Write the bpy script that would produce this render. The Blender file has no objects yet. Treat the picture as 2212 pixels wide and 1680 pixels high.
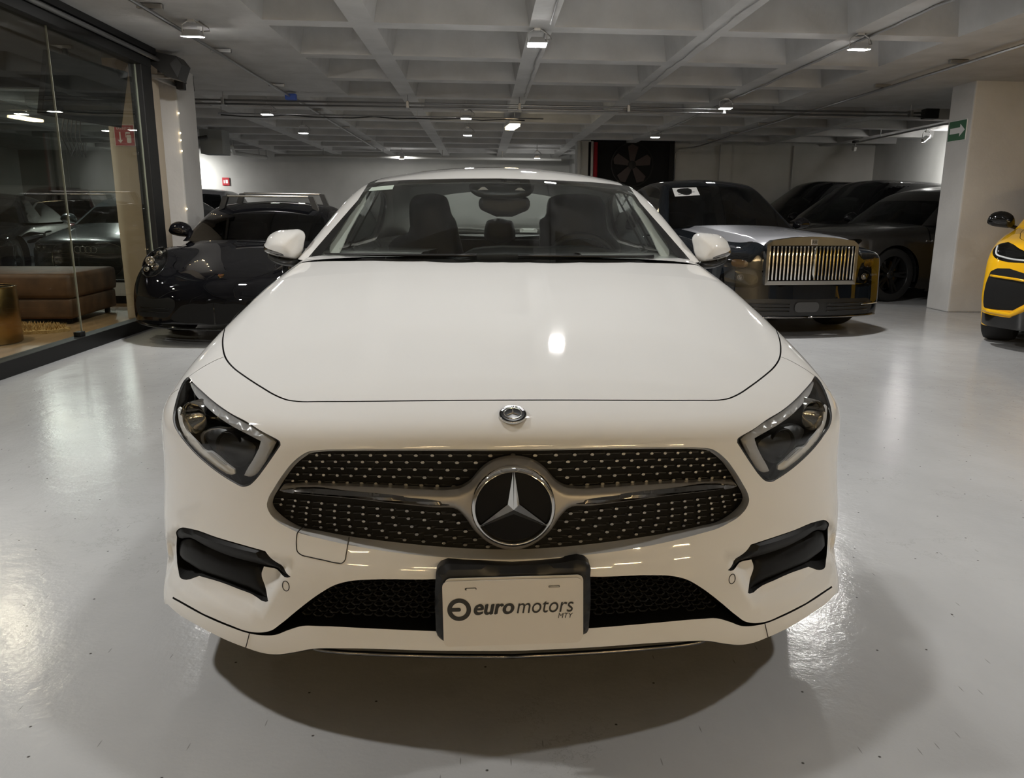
import bpy, bmesh, math, random
import numpy as np
from mathutils import Vector, Matrix
from mathutils.geometry import delaunay_2d_cdt
random.seed(7)
S = bpy.context.scene
C = S.collection
# ---------------------------------------------------------------- camera
F, CX, CY, CAMH = 1680., 1150., 840., 1.18
PITCH, ROLL, YAW = math.atan(378/1680), .0099, math.radians(3.7)
cam_d = bpy.data.cameras.new('camera'); cam = bpy.data.objects.new('camera', cam_d); C.objects.link(cam)
cam_d.sensor_fit = 'HORIZONTAL'; cam_d.sensor_width = 36.; cam_d.lens = 36.*F/2212.
cam_d.shift_x = -(CX-1106.)/2212.; cam_d.clip_start = .02; cam_d.clip_end = 200
cam.matrix_world = (Matrix.Translation((0, 0, CAMH)) @ Matrix.Rotation(-YAW, 4, 'Z')
                    @ Matrix.Rotation(math.pi/2-PITCH, 4, 'X') @ Matrix.Rotation(ROLL, 4, 'Z'))
S.camera = cam
# ---------------------------------------------------------------- world, exposure
w = bpy.data.worlds.new('world'); S.world = w; w.use_nodes = True
w.node_tree.nodes['Background'].inputs[0].default_value = (.012, .012, .013, 1)
w.node_tree.nodes['Background'].inputs[1].default_value = 1.
S.view_settings.view_transform = 'Standard'; S.view_settings.look = 'None'
S.view_settings.gamma = 1.; S.view_settings.exposure = 0.; S.view_settings.use_curve_mapping = False
S.cycles.max_bounces = 7; S.cycles.caustics_reflective = False; S.cycles.caustics_refractive = False; S.cycles.diffuse_bounces = 3; S.cycles.glossy_bounces = 4; S.cycles.transmission_bounces = 4; S.cycles.transparent_max_bounces = 12
LAMP_E, WARM_E = .93, .68

# ---------------------------------------------------------------- pixel <-> world
def ray(u, v):
    u = np.asarray(u, float); v = np.asarray(v, float)
    x = (u-CX)/F; y = (v-CY)/F
    c, s = np.cos(ROLL), np.sin(ROLL)
    X = x*c+y*s; Y = -x*s+y*c
    cp, sp = np.cos(PITCH), np.sin(PITCH)
    fx, fy, fz = X, cp-Y*sp, -sp-Y*cp
    ca, sa = np.cos(YAW), np.sin(YAW)
    return np.stack([fx*ca+fy*sa, -fx*sa+fy*ca, fz], -1)
CAM0 = np.array([0, 0, CAMH])
def at_z(u, v, z): d = ray(u, v); return d*((z-CAMH)/d[..., 2:3])+CAM0
def at_y(u, v, y): d = ray(u, v); return d*(y/d[..., 1:2])+CAM0
def at_x(u, v, x): d = ray(u, v); return d*(x/d[..., 0:1])+CAM0

# ---------------------------------------------------------------- materials
def mat(name, col, rough=.5, metal=0., coat=0., coat_r=.03, spec=.5, trans=0., emit=None, es=1., alpha=1., ior=1.5):
    m = bpy.data.materials.new(name); m.use_nodes = True
    b = m.node_tree.nodes['Principled BSDF']
    b.inputs['Base Color'].default_value = (*col, 1); b.inputs['Roughness'].default_value = rough
    b.inputs['Metallic'].default_value = metal; b.inputs['Coat Weight'].default_value = coat
    b.inputs['Coat Roughness'].default_value = coat_r; b.inputs['Specular IOR Level'].default_value = spec
    b.inputs['Transmission Weight'].default_value = trans; b.inputs['Alpha'].default_value = alpha
    b.inputs['IOR'].default_value = ior
    if emit:
        b.inputs['Emission Color'].default_value = (*emit, 1); b.inputs['Emission Strength'].default_value = es
    return m
def noise_mix(m, c1, c2, scale=5., detail=6., stretch=(1, 1, 1), lo=.35, hi=.65, rough=None, bump=0., bscale=None):
    nt = m.node_tree; b = nt.nodes['Principled BSDF']
    tc = nt.nodes.new('ShaderNodeTexCoord'); mp = nt.nodes.new('ShaderNodeMapping'); mp.inputs['Scale'].default_value = stretch
    n = nt.nodes.new('ShaderNodeTexNoise'); n.inputs['Scale'].default_value = scale; n.inputs['Detail'].default_value = detail
    r = nt.nodes.new('ShaderNodeValToRGB'); r.color_ramp.elements[0].position = lo; r.color_ramp.elements[1].position = hi
    r.color_ramp.elements[0].color = (*c1, 1); r.color_ramp.elements[1].color = (*c2, 1)
    nt.links.new(tc.outputs['Object'], mp.inputs[0]); nt.links.new(mp.outputs[0], n.inputs['Vector'])
    nt.links.new(n.outputs['Fac'], r.inputs[0]); nt.links.new(r.outputs[0], b.inputs['Base Color'])
    if rough:
        mr = nt.nodes.new('ShaderNodeMapRange'); mr.inputs['To Min'].default_value = rough[0]; mr.inputs['To Max'].default_value = rough[1]
        nt.links.new(n.outputs['Fac'], mr.inputs[0]); nt.links.new(mr.outputs[0], b.inputs['Roughness'])
    if bump:
        n2 = nt.nodes.new('ShaderNodeTexNoise'); n2.inputs['Scale'].default_value = bscale or scale*6; n2.inputs['Detail'].default_value = 4
        bp = nt.nodes.new('ShaderNodeBump'); bp.inputs['Strength'].default_value = bump; bp.inputs['Distance'].default_value = .01
        nt.links.new(mp.outputs[0], n2.inputs['Vector']); nt.links.new(n2.outputs['Fac'], bp.inputs['Height']); nt.links.new(bp.outputs[0], b.inputs['Normal'])
    return m
def glass(name, tint=(.9, .93, .92), gloss=.04, rough=0., ior=1.45):
    m = bpy.data.materials.new(name); m.use_nodes = True; nt = m.node_tree; nt.nodes.clear()
    o = nt.nodes.new('ShaderNodeOutputMaterial'); mx = nt.nodes.new('ShaderNodeMixShader')
    t = nt.nodes.new('ShaderNodeBsdfTransparent'); t.inputs[0].default_value = (*tint, 1)
    g = nt.nodes.new('ShaderNodeBsdfGlossy'); g.inputs['Roughness'].default_value = rough; g.inputs[0].default_value = (1, 1, 1, 1)
    fr = nt.nodes.new('ShaderNodeFresnel'); ge = nt.nodes.new('ShaderNodeNewGeometry'); mr = nt.nodes.new('ShaderNodeMapRange')
    mr.inputs['To Min'].default_value = ior; mr.inputs['To Max'].default_value = 1/ior; nt.links.new(ge.outputs['Backfacing'], mr.inputs[0]); nt.links.new(mr.outputs[0], fr.inputs[0])
    nt.links.new(fr.outputs[0], mx.inputs[0]); nt.links.new(t.outputs[0], mx.inputs[1]); nt.links.new(g.outputs[0], mx.inputs[2])
    nt.links.new(mx.outputs[0], o.inputs[0]); return m
M = {}
M['white_paint'] = mat('white_paint', (.80, .797, .783), .4, coat=1., coat_r=.035, spec=.0)
M['black_paint'] = mat('black_paint', (.004, .004, .005), .3, coat=1., coat_r=.02, spec=0.)
M['navy_paint'] = mat('navy_paint', (.006, .008, .011), .3, coat=1., coat_r=.02, spec=0.)
M['silver_paint'] = mat('silver_paint', (.60, .61, .66), .32, metal=.6, coat=1., coat_r=.03)
M['grey_paint'] = mat('grey_paint', (.035, .033, .031), .3, metal=.4, coat=1., coat_r=.05)
M['slate_paint'] = mat('slate_paint', (.035, .042, .046), .28, metal=.4, coat=1., coat_r=.04)
M['red_paint'] = mat('red_paint', (.09, .012, .014), .25, metal=.3, coat=1.)
M['yellow_paint'] = mat('yellow_paint', (.84, .46, .012), .35, coat=1., coat_r=.04, spec=0.)
M['gloss_black'] = mat('gloss_black', (.006, .006, .006), .08)
M['satin_black'] = mat('satin_black', (.010, .010, .010), .42)
M['matte_black'] = mat('matte_black', (.006, .006, .006), .75, spec=.25)
M['rubber'] = mat('rubber', (.016, .016, .016), .72, spec=.3)
M['chrome'] = mat('chrome', (.82, .81, .79), .06, metal=1.)
M['dark_chrome'] = mat('dark_chrome', (.20, .19, .18), .16, metal=1.)
M['satin_silver'] = mat('satin_silver', (.36, .345, .325), .42, metal=.7)
M['stud_metal'] = mat('stud_metal', (.34, .34, .34), .30, metal=1.)
M['rim_dark'] = mat('rim_dark', (.045, .045, .045), .25, metal=.8)
M['rim_silver'] = mat('rim_silver', (.72, .72, .72), .28, metal=1.)
M['windshield'] = glass('windshield_glass', (.66, .69, .67), ior=1.42)
M['dark_glass'] = glass('tinted_glass', (.10, .11, .11), ior=1.5)
M['lens'] = glass('clear_lens', (.92, .93, .93), ior=1.5)
M['clear_glass'] = glass('partition_glass', (.86, .89, .87), ior=1.5)
M['leather'] = mat('leather', (.016, .016, .017), .5)
M['leather_dark'] = mat('leather_dark', (.010, .010, .011), .6)
M['headliner'] = mat('headliner', (.8, .82, .78), .9)
M['drl'] = mat('drl_plastic', (.75, .75, .75), .22, spec=.7)
M['drl_dim'] = mat('drl_dim', (.42, .42, .43), .25, spec=.7)
M['lamp_chrome'] = mat('lamp_chrome', (.5, .49, .47), .09, metal=1.)
M['amber'] = mat('amber_plastic', (.55, .22, .02), .2, spec=.7)
M['plate_white'] = mat('plate_white', (.72, .70, .67), .4)
M['print_black'] = mat('print_black', (.02, .02, .02), .5)
M['print_white'] = mat('print_white', (.8, .8, .8), .5)
M['sticker_green'] = mat('sticker_green', (.62, .72, .64), .5)
M['paper'] = mat('paper', (.75, .75, .74), .7)
M['gold'] = mat('gold', (.75, .42, .10), .2, metal=1.)

# ---------------------------------------------------------------- object helpers
def link(o, parent=None):
    C.objects.link(o)
    if parent is not None: o.parent = parent
    return o
def tag(o, label=None, cat=None, group=None, kind=None):
    if label: o['label'] = label
    if cat: o['category'] = cat
    if group: o['group'] = group
    if kind: o['kind'] = kind
    return o
def empty(name, loc=(0, 0, 0), rz=0., parent=None, **k):
    o = bpy.data.objects.new(name, None); link(o, parent); o.location = loc; o.rotation_euler = (0, 0, rz); o.empty_display_size = .1
    return tag(o, **k)
def mk(name, v, f, m=None, parent=None, smooth=False, normals=None, **k):
    me = bpy.data.meshes.new(name); me.from_pydata([tuple(map(float, p)) for p in v], [], [tuple(int(i) for i in q) for q in f]); me.update()
    if smooth: me.polygons.foreach_set('use_smooth', [True]*len(me.polygons))
    if normals is not None: me.normals_split_custom_set_from_vertices([tuple(map(float, n)) for n in normals])
    o = bpy.data.objects.new(name, me); link(o, parent)
    if m is not None: me.materials.append(M[m] if isinstance(m, str) else m)
    return tag(o, **k)
class MB:
    """collects simple solids into one mesh"""
    def __init__(s): s.v = []; s.f = []
    def add(s, v, f):
        n = len(s.v); s.v += [tuple(map(float, p)) for p in v]; s.f += [tuple(int(i)+n for i in q) for q in f]; return s
    def box(s, a, b, R=None):
        x0, y0, z0 = a; x1, y1, z1 = b
        v = [(x0, y0, z0), (x1, y0, z0), (x1, y1, z0), (x0, y1, z0), (x0, y0, z1), (x1, y0, z1), (x1, y1, z1), (x0, y1, z1)]
        if R is not None: v = [tuple(R @ Vector(p)) for p in v]
        return s.add(v, [(0, 3, 2, 1), (4, 5, 6, 7), (0, 1, 5, 4), (1, 2, 6, 5), (2, 3, 7, 6), (3, 0, 4, 7)])
    def bbox(s, a, b, r=.01, R=None):
        """box with chamfered edges"""
        x0, y0, z0 = a; x1, y1, z1 = b; bm = bmesh.new(); bmesh.ops.create_cube(bm, size=1)
        for q in bm.verts: q.co = Vector(((x0+x1)/2+q.co.x*(x1-x0), (y0+y1)/2+q.co.y*(y1-y0), (z0+z1)/2+q.co.z*(z1-z0)))
        bmesh.ops.bevel(bm, geom=list(bm.edges), offset=r, segments=2, affect='EDGES', profile=.6)
        bm.verts.index_update(); v = [p.co.copy() for p in bm.verts]
        if R is not None: v = [R @ p for p in v]
        s.add([tuple(p) for p in v], [[q.index for q in f.verts] for f in bm.faces]); bm.free(); return s
    def tube(s, pts, r, n=10, caps=True):
        pts = [Vector(p) for p in pts]; rr = r if hasattr(r, '__len__') else [r]*len(pts); rings = []
        t0 = (pts[1]-pts[0]).normalized(); a = Vector((0, 0, 1)) if abs(t0.z) < .9 else Vector((1, 0, 0)); u = t0.cross(a).normalized()
        for i, p in enumerate(pts):
            t = (pts[min(i+1, len(pts)-1)]-pts[max(i-1, 0)]).normalized(); u = (u-t*u.dot(t)).normalized(); w_ = t.cross(u)
            rings.append([p+(u*math.cos(k*2*math.pi/n)+w_*math.sin(k*2*math.pi/n))*rr[i] for k in range(n)])
        v = [tuple(q) for R_ in rings for q in R_]; f = []
        for i in range(len(pts)-1):
            for k in range(n): f.append((i*n+k, i*n+(k+1) % n, (i+1)*n+(k+1) % n, (i+1)*n+k))
        if caps: f += [tuple(range(n))[::-1], tuple((len(pts)-1)*n+k for k in range(n))]
        return s.add(v, f)
    def lathe(s, prof, n=32, c=(0, 0, 0), axis='z', close=False, R=None):
        v = []; f = []; m_ = len(prof)
        for k in range(n):
            a = 2*math.pi*k/n
            for r, h in prof:
                p = (r*math.cos(a), r*math.sin(a), h)
                if axis == 'y': p = (r*math.cos(a), h, r*math.sin(a))
                if axis == 'x': p = (h, r*math.cos(a), r*math.sin(a))
                if R is not None: p = tuple(R @ Vector(p))
                v.append((p[0]+c[0], p[1]+c[1], p[2]+c[2]))
        for k in range(n):
            k2 = (k+1) % n
            for i in range(m_ if close else m_-1):
                j = (i+1) % m_; f.append((k*m_+i, k2*m_+i, k2*m_+j, k*m_+j))
        return s.add(v, f)
    def prism(s, poly, z0, z1, fn=None):
        """extruded 2d polygon; fn maps (a,b,h)->xyz"""
        n = len(poly); fn = fn or (lambda a, b, h: (a, b, h))
        v = [fn(a, b, z0) for a, b in poly]+[fn(a, b, z1) for a, b in poly]
        f = [tuple(range(n))[::-1], tuple(range(n, 2*n))]+[(i, (i+1) % n, n+(i+1) % n, n+i) for i in range(n)]
        return s.add(v, f)
    def mirror(s):
        """mirrored copy in x"""
        o = MB(); o.v = [(-x, y, z) for x, y, z in s.v]; o.f = [tuple(reversed(q)) for q in s.f]; return o
    def build(s, name, m, parent=None, smooth=False, angle=None, **k):
        o = mk(name, s.v, s.f, m, parent, smooth=smooth or angle is not None, **k)
        if angle is not None: o.data.set_sharp_from_angle(angle=math.radians(angle))
        return o

# ---------------------------------------------------------------- smooth-surface engine (implicit shells cut into panels)
class Spl:
    """smoothed profile through points"""
    def __init__(s, pts, sm=.02, n=900):
        p = np.array(pts, float); s.a, s.b = p[0, 0], p[-1, 0]; pad = (s.b-s.a)*.25
        s.x0, s.x1 = s.a-pad, s.b+pad; s.n = n; x = np.linspace(s.x0, s.x1, n)
        g0 = (p[1, 1]-p[0, 1])/(p[1, 0]-p[0, 0]); g1 = (p[-1, 1]-p[-2, 1])/(p[-1, 0]-p[-2, 0])
        y = np.interp(x, p[:, 0], p[:, 1]); y = np.where(x < s.a, p[0, 1]+(x-s.a)*g0, y); y = np.where(x > s.b, p[-1, 1]+(x-s.b)*g1, y)
        w_ = max(1e-6, sm*(s.b-s.a))/((s.x1-s.x0)/(n-1)); k = int(3*w_)+1; ker = np.exp(-.5*(np.arange(-k, k+1)/w_)**2); ker /= ker.sum()
        e0 = y[0]+(np.arange(-k, 0))*(y[1]-y[0]); e1 = y[-1]+np.arange(1, k+1)*(y[-1]-y[-2])
        s.y = np.convolve(np.concatenate([e0, y, e1]), ker, 'valid')
    def __call__(s, x):
        x = np.asarray(x, float); t = np.clip((x-s.x0)/(s.x1-s.x0)*(s.n-1), 1, s.n-3.001); i = t.astype(int); q = t-i; y = s.y
        a, b, c, d = y[i-1], y[i], y[i+1], y[i+2]
        return b+.5*q*(c-a+q*(2*a-5*b+4*c-d+q*(3*(b-c)+d-a)))
def smax(a, b, k):
    h = np.clip(.5+.5*(a-b)/k, 0, 1); return a*h+b*(1-h)+k*h*(1-h)
def smin(a, b, k): return -smax(-a, -b, k)
def sstep(x, a, b): t = np.clip((x-a)/(b-a), 0, 1); return t*t*(3-2*t)
def march(f, o, d, t0, t1, n=160, enter=True):
    """first crossing of f along o+t d; enter: outside->inside"""
    o = np.broadcast_to(np.asarray(o, float), d.shape); N = len(d); ts = np.linspace(t0, t1, n); sgn = 1. if enter else -1.
    lo = np.full(N, t0); hi = np.full(N, np.nan); best = np.full(N, t0); bf = np.full(N, 1e9); prev = None
    for t in ts:
        v = f(o+d*t)*sgn
        if prev is not None:
            hit = np.isnan(hi) & (prev > 0) & (v <= 0); hi[hit] = t; lo[hit] = tp
        m_ = v < bf; best[m_] = t; bf[m_] = v[m_]
        prev = v; tp = t
    ok = ~np.isnan(hi); hi2 = np.where(ok, hi, best); lo = np.where(ok, lo, best)
    for _ in range(28):
        mid = (lo+hi2)/2; v = f(o+d*mid[:, None])*sgn; ins = v <= 0
        hi2 = np.where(ins, mid, hi2); lo = np.where(ins, lo, mid)
    t = (lo+hi2)/2
    return o+d*t[:, None]
def bisect(f, o, d, t0, t1, n=30):
    """single crossing from inside to outside"""
    o = np.broadcast_to(np.asarray(o, float), d.shape); lo = np.full(len(d), t0); hi = np.full(len(d), t1)
    for _ in range(n):
        mid = (lo+hi)/2; i = f(o+d*mid[:, None]) < 0; lo = np.where(i, mid, lo); hi = np.where(i, hi, mid)
    return o+d*((lo+hi)/2)[:, None]
def inpoly(P, poly):
    x, y = P[:, 0], P[:, 1]; r = np.zeros(len(P), bool); n = len(poly)
    for i in range(n):
        x0, y0 = poly[i]; x1, y1 = poly[(i+1) % n]
        if y0 == y1: continue
        c = ((y0 > y) != (y1 > y)) & (x < (x1-x0)*(y-y0)/(y1-y0)+x0); r ^= c
    return r
def segdist(P, poly, closed=True):
    d = np.full(len(P), 1e9); n = len(poly); P = np.asarray(P)
    for i in range(n if closed else n-1):
        a = poly[i]; b = poly[(i+1) % n]; e = b-a; L = (e*e).sum()
        if L < 1e-16: continue
        t = np.clip(((P-a) @ e)/L, 0, 1); q = P-a-t[:, None]*e; d = np.minimum(d, np.hypot(*q.T) if q.shape[1] == 2 else np.linalg.norm(q, axis=1))
    return d
def resample(P, step, closed=True, mn=2):
    P = np.asarray(P, float); Q = np.vstack([P, P[:1]]) if closed else P
    out = []
    for i in range(len(Q)-1):
        L = np.linalg.norm(Q[i+1]-Q[i]); k = max(1, int(math.ceil(L/step)))
        for j in range(k): out.append(Q[i]+(Q[i+1]-Q[i])*j/k)
    if not closed: out.append(Q[-1])
    return np.array(out)
def crv(P, closed=True, n=6, corners=()):
    """centripetal-ish Catmull-Rom through points; corners keep sharp"""
    P = np.asarray(P, float); N = len(P); out = []
    cs = set(c % N for c in corners)
    for i in range(N if closed else N-1):
        p1, p2 = P[i], P[(i+1) % N]
        p0 = P[i-1] if (closed or i > 0) else p1; p3 = P[(i+2) % N] if (closed or i+2 < N) else p2
        L = np.linalg.norm(p2-p1)
        def tang(a, b, c):
            la, lb = np.linalg.norm(b-a), np.linalg.norm(c-b)
            if la < 1e-9 or lb < 1e-9: return (c-b)+(b-a)
            t = (b-a)/la*lb/(la+lb)+(c-b)/lb*la/(la+lb); return t*L
        m1 = tang(p0, p1, p2) if i not in cs else (p2-p1); m2 = tang(p1, p2, p3) if (i+1) % N not in cs else (p2-p1)
        for j in range(n):
            t = j/n; out.append((2*t**3-3*t**2+1)*p1+(t**3-2*t**2+t)*m1+(-2*t**3+3*t**2)*p2+(t**3-t**2)*m2)
    if not closed: out.append(P[-1])
    return np.array(out)
class Az:
    """azimuthal map of directions about an axis (front -y, rear +y, up +z)"""
    def __init__(s, c, ax): s.c = np.array(c, float); s.ax = ax
    def to2(s, P):
        d = np.asarray(P, float)-s.c; d = d/np.linalg.norm(d, axis=1)[:, None]
        a, b, h = {'-y': (d[:, 0], d[:, 2], -d[:, 1]), '+y': (d[:, 0], d[:, 2], d[:, 1]), '+z': (d[:, 0], d[:, 1], d[:, 2])}[s.ax]
        r = np.hypot(a, b)+1e-12; al = np.arctan2(r, h); return np.stack([al*a/r, al*b/r], 1)
    def dir(s, U):
        al = np.hypot(U[:, 0], U[:, 1])+1e-12; a = np.sin(al)*U[:, 0]/al; b = np.sin(al)*U[:, 1]/al; h = np.cos(al)
        return {'-y': np.stack([a, -h, b], 1), '+y': np.stack([a, h, b], 1), '+z': np.stack([a, b, h], 1)}[s.ax]
    def lift(s, f, U): return bisect(f, s.c, s.dir(U), .05, 3.2)
class Cyl:
    """(y, angle about a lengthwise axis) map"""
    def __init__(s, z): s.z = z
    def to2(s, P): P = np.asarray(P, float); return np.stack([P[:, 1], np.arctan2(P[:, 2]-s.z, -P[:, 0])], 1)
    def lift(s, f, U):
        d = np.stack([-np.cos(U[:, 1]), 0*U[:, 1], np.sin(U[:, 1])], 1); o = np.stack([0*U[:, 0], U[:, 0], 0*U[:, 0]+s.z], 1)
        return bisect(f, o, d, .02, 2.0)
class Shell:
    def __init__(s, f, loc, rz): s.f = f; s.loc = np.array(loc, float); s.rz = rz
    def local(s, P, vec=False):
        P = np.asarray(P, float)-(0 if vec else s.loc); c, q = math.cos(s.rz), math.sin(s.rz)
        return np.stack([P[..., 0]*c+P[..., 1]*q, -P[..., 0]*q+P[..., 1]*c, P[..., 2]], -1)
    def px(s, pts, dy=0., t1=None, f=None):
        """photo pixels -> points on this body's surface (pushed back dy)"""
        pts = np.asarray(pts, float); d = s.local(ray(pts[:, 0], pts[:, 1]), True); o = s.local(CAM0)
        f = f or s.f; g = (lambda P: f(P-np.array([0, dy, 0]))) if dy else f
        L = np.linalg.norm(s.local(CAM0)-np.array([0, 0, CAMH])); return march(g, o, d, max(.3, L-1.0), L+5.5, 170, True)
    def plane(s, pts, y):
        """photo pixels -> points on the body's cross plane at its own y"""
        pts = np.asarray(pts, float); d = s.local(ray(pts[:, 0], pts[:, 1]), True); o = s.local(CAM0); return o+d*((y-o[1])/d[:, 1])[:, None]
    def top(s, xy, f=None):
        xy = np.asarray(xy, float); o = np.stack([xy[:, 0], xy[:, 1], 0*xy[:, 0]+2.4], 1); return march(f or s.f, o, np.tile([0, 0, -1.], (len(xy), 1)), 0, 2.2, 60)
    def side(s, yz, sg=-1, f=None):
        yz = np.asarray(yz, float); o = np.stack([0*yz[:, 0]+sg*1.4, yz[:, 0], yz[:, 1]], 1); return march(f or s.f, o, np.tile([-sg*1., 0, 0], (len(yz), 1)), 0, 1.38, 50)
    def front(s, xz, f=None, dy=0.):
        xz = np.asarray(xz, float); o = np.stack([xz[:, 0], 0*xz[:, 0]-.8, xz[:, 1]], 1); g = f or s.f
        P = march(g, o, np.tile([0, 1., 0], (len(xz), 1)), 0, 2.6, 70); P[:, 1] += dy; return P
def cdt_regions(outer, loops, step, extra=None):
    """triangulate outer polygon with constrained loops; returns verts2d, tris, region index per tri (-1 = none)"""
    outer = resample(outer, step*.8); lo = outer.min(0); hi = outer.max(0)
    L2 = [(resample(l, step*.7) if len(l) < 400 else np.asarray(l)) for l in loops]
    gx = np.arange(lo[0], hi[0], step); gy = np.arange(lo[1], hi[1], step*.866)
    G = np.array([(x+(step/2 if j % 2 else 0), y) for j, y in enumerate(gy) for x in gx])
    if extra is not None: G = np.vstack([G, extra])
    keep = inpoly(G, outer) & (segdist(G, outer) > step*.45)
    G = G[keep]
    for l in L2: G = G[segdist(G, l) > step*.42]
    V = [tuple(p) for p in outer]; E = [(i, (i+1) % len(outer)) for i in range(len(outer))]
    for l in L2:
        n = len(V); V += [tuple(p) for p in l]; E += [(n+i, n+(i+1) % len(l)) for i in range(len(l))]
    V += [tuple(p) for p in G]
    v, e, f, *_ = delaunay_2d_cdt([Vector(p) for p in V], E, [], 0, 1e-7)
    v = np.array([tuple(p) for p in v]); f = np.array([q for q in f if len(q) == 3]); c = v[f].mean(1)
    ok = inpoly(c, outer); f = f[ok]; c = c[ok]; reg = np.full(len(f), -1)
    for i, l in enumerate(L2): reg[inpoly(c, l)] = i
    return v, f, reg
def grad(f, P, e=2e-4):
    g = np.stack([f(P+np.array(d)*e)-f(P-np.array(d)*e) for d in ((1, 0, 0), (0, 1, 0), (0, 0, 1))], 1)
    return g/(np.linalg.norm(g, axis=1)[:, None]+1e-12)
def panels(shell, mp, outer, loops, step, disp=None, f=None):
    """half-body (x<=0) panels: returns dict name -> (P, tris, N); loops: list of (name, uvloop), key None = remainder"""
    f = f or shell.f; names = [n for n, _ in loops]
    v, t, reg = cdt_regions(outer, [l for _, l in loops], step)
    P = mp.lift(f, v); 
    if disp is None: N = grad(f, P)
    else:
        e = 1.5e-3; Pu = disp(mp.lift(f, v+[e, 0])); Pv = disp(mp.lift(f, v+[0, e])); Pm = disp(mp.lift(f, v-[e, 0])); Pn = disp(mp.lift(f, v-[0, e])); P = disp(P)
        N = np.cross(Pu-Pm, Pv-Pn); N /= np.linalg.norm(N, axis=1)[:, None]+1e-12; G = grad(f, P); N *= np.sign((N*G).sum(1))[:, None]
    out = {}
    for i, n in [(-1, None)]+list(enumerate(names)):
        q = t[reg == i]
        if not len(q): continue
        u, inv = np.unique(q, return_inverse=True); q = inv.reshape(-1, 3); p = P[u]; nn = N[u]
        fn = np.cross(p[q[:, 1]]-p[q[:, 0]], p[q[:, 2]]-p[q[:, 0]]); fl = (fn*nn[q].mean(1)).sum(1) < 0; q[fl] = q[fl][:, ::-1]
        if n in out: k = len(out[n][0]); out[n] = (np.vstack([out[n][0], p]), np.vstack([out[n][1], q+k]), np.vstack([out[n][2], nn]))
        else: out[n] = (p, q, nn)
    return out
def both(R):
    """mirror a half panel and weld on the centre plane"""
    P, T, N = R; P = P.copy(); N = N.copy(); c = np.abs(P[:, 0]) < 2e-4; P[c, 0] = 0; N[c, 0] = 0; N[c] /= np.linalg.norm(N[c], axis=1)[:, None]+1e-12
    n = len(P); idx = np.arange(n); new = np.where(c, idx, 0); k = np.cumsum(~c)-1+n; new = np.where(c, idx, k)
    P2 = np.vstack([P, P[~c]*[-1, 1, 1]]); N2 = np.vstack([N, N[~c]*[-1, 1, 1]]); return P2, np.vstack([T, new[T][:, ::-1]]), N2
def flip(R): P, T, N = R; return P*[-1, 1, 1], T[:, ::-1], N*[-1, 1, 1]
def put(name, R, m, parent, **k): return mk(name, R[0], R[1], m, parent, smooth=True, normals=R[2], **k)
def ring_strip(rings, closed=True):
    """faces between successive equal-length rings"""
    n = len(rings[0]); v = np.vstack(rings); f = []
    for i in range(len(rings)-1):
        for k in range(n if closed else n-1): f.append((i*n+k, i*n+(k+1) % n, (i+1)*n+(k+1) % n, (i+1)*n+k))
    return v, f
def pillow(loop, ysurf, h=.01, r=.01, back=.01, step=.012, nudge=0.):
    """raised piece with a rounded edge: loop of xyz seen from the front (x,z), ysurf(xz)->y; bulges towards -y"""
    L = np.asarray(loop)[:, [0, 2]]; v, t, _ = cdt_regions(L, [], step); d = segdist(v, resample(L, step*.8)); q = np.clip(d/r, 0, 1)
    y = ysurf(v)-h*np.sqrt(np.clip(1-(1-q)**2, 0, 1))+nudge; P = np.stack([v[:, 0], y, v[:, 1]], 1)
    a = v[t[:, 1]]-v[t[:, 0]]; b = v[t[:, 2]]-v[t[:, 0]]; cr = a[:, 0]*b[:, 1]-a[:, 1]*b[:, 0]; t[cr < 0] = t[cr < 0][:, ::-1]
    mb = MB(); mb.add(P, t); R = resample(L, step*.8); yr = ysurf(R)+nudge; n = len(R)
    A = np.stack([R[:, 0], yr, R[:, 1]], 1); B = A+[0, back, 0]; vv, ff = ring_strip([A, B]); mb.add(vv, ff); return mb
def tube_loop(P, r, n=8):
    """closed bead around a loop"""
    P = np.asarray(P); N = len(P); rings = []
    for i in range(N):
        t = P[(i+1) % N]-P[i-1]; t /= np.linalg.norm(t)+1e-12; a = np.array([0, 1., 0]) if abs(t[1]) < .9 else np.array([1., 0, 0])
        u = np.cross(t, a); u /= np.linalg.norm(u); w_ = np.cross(t, u); rings.append([P[i]+r*(u*math.cos(k*2*math.pi/n)+w_*math.sin(k*2*math.pi/n)) for k in range(n)])
    v = np.array(rings).reshape(-1, 3); f = [(i*n+k, i*n+(k+1) % n, ((i+1) % N)*n+(k+1) % n, ((i+1) % N)*n+k) for i in range(N) for k in range(n)]
    mb = MB(); mb.add(v, f); return mb
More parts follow.
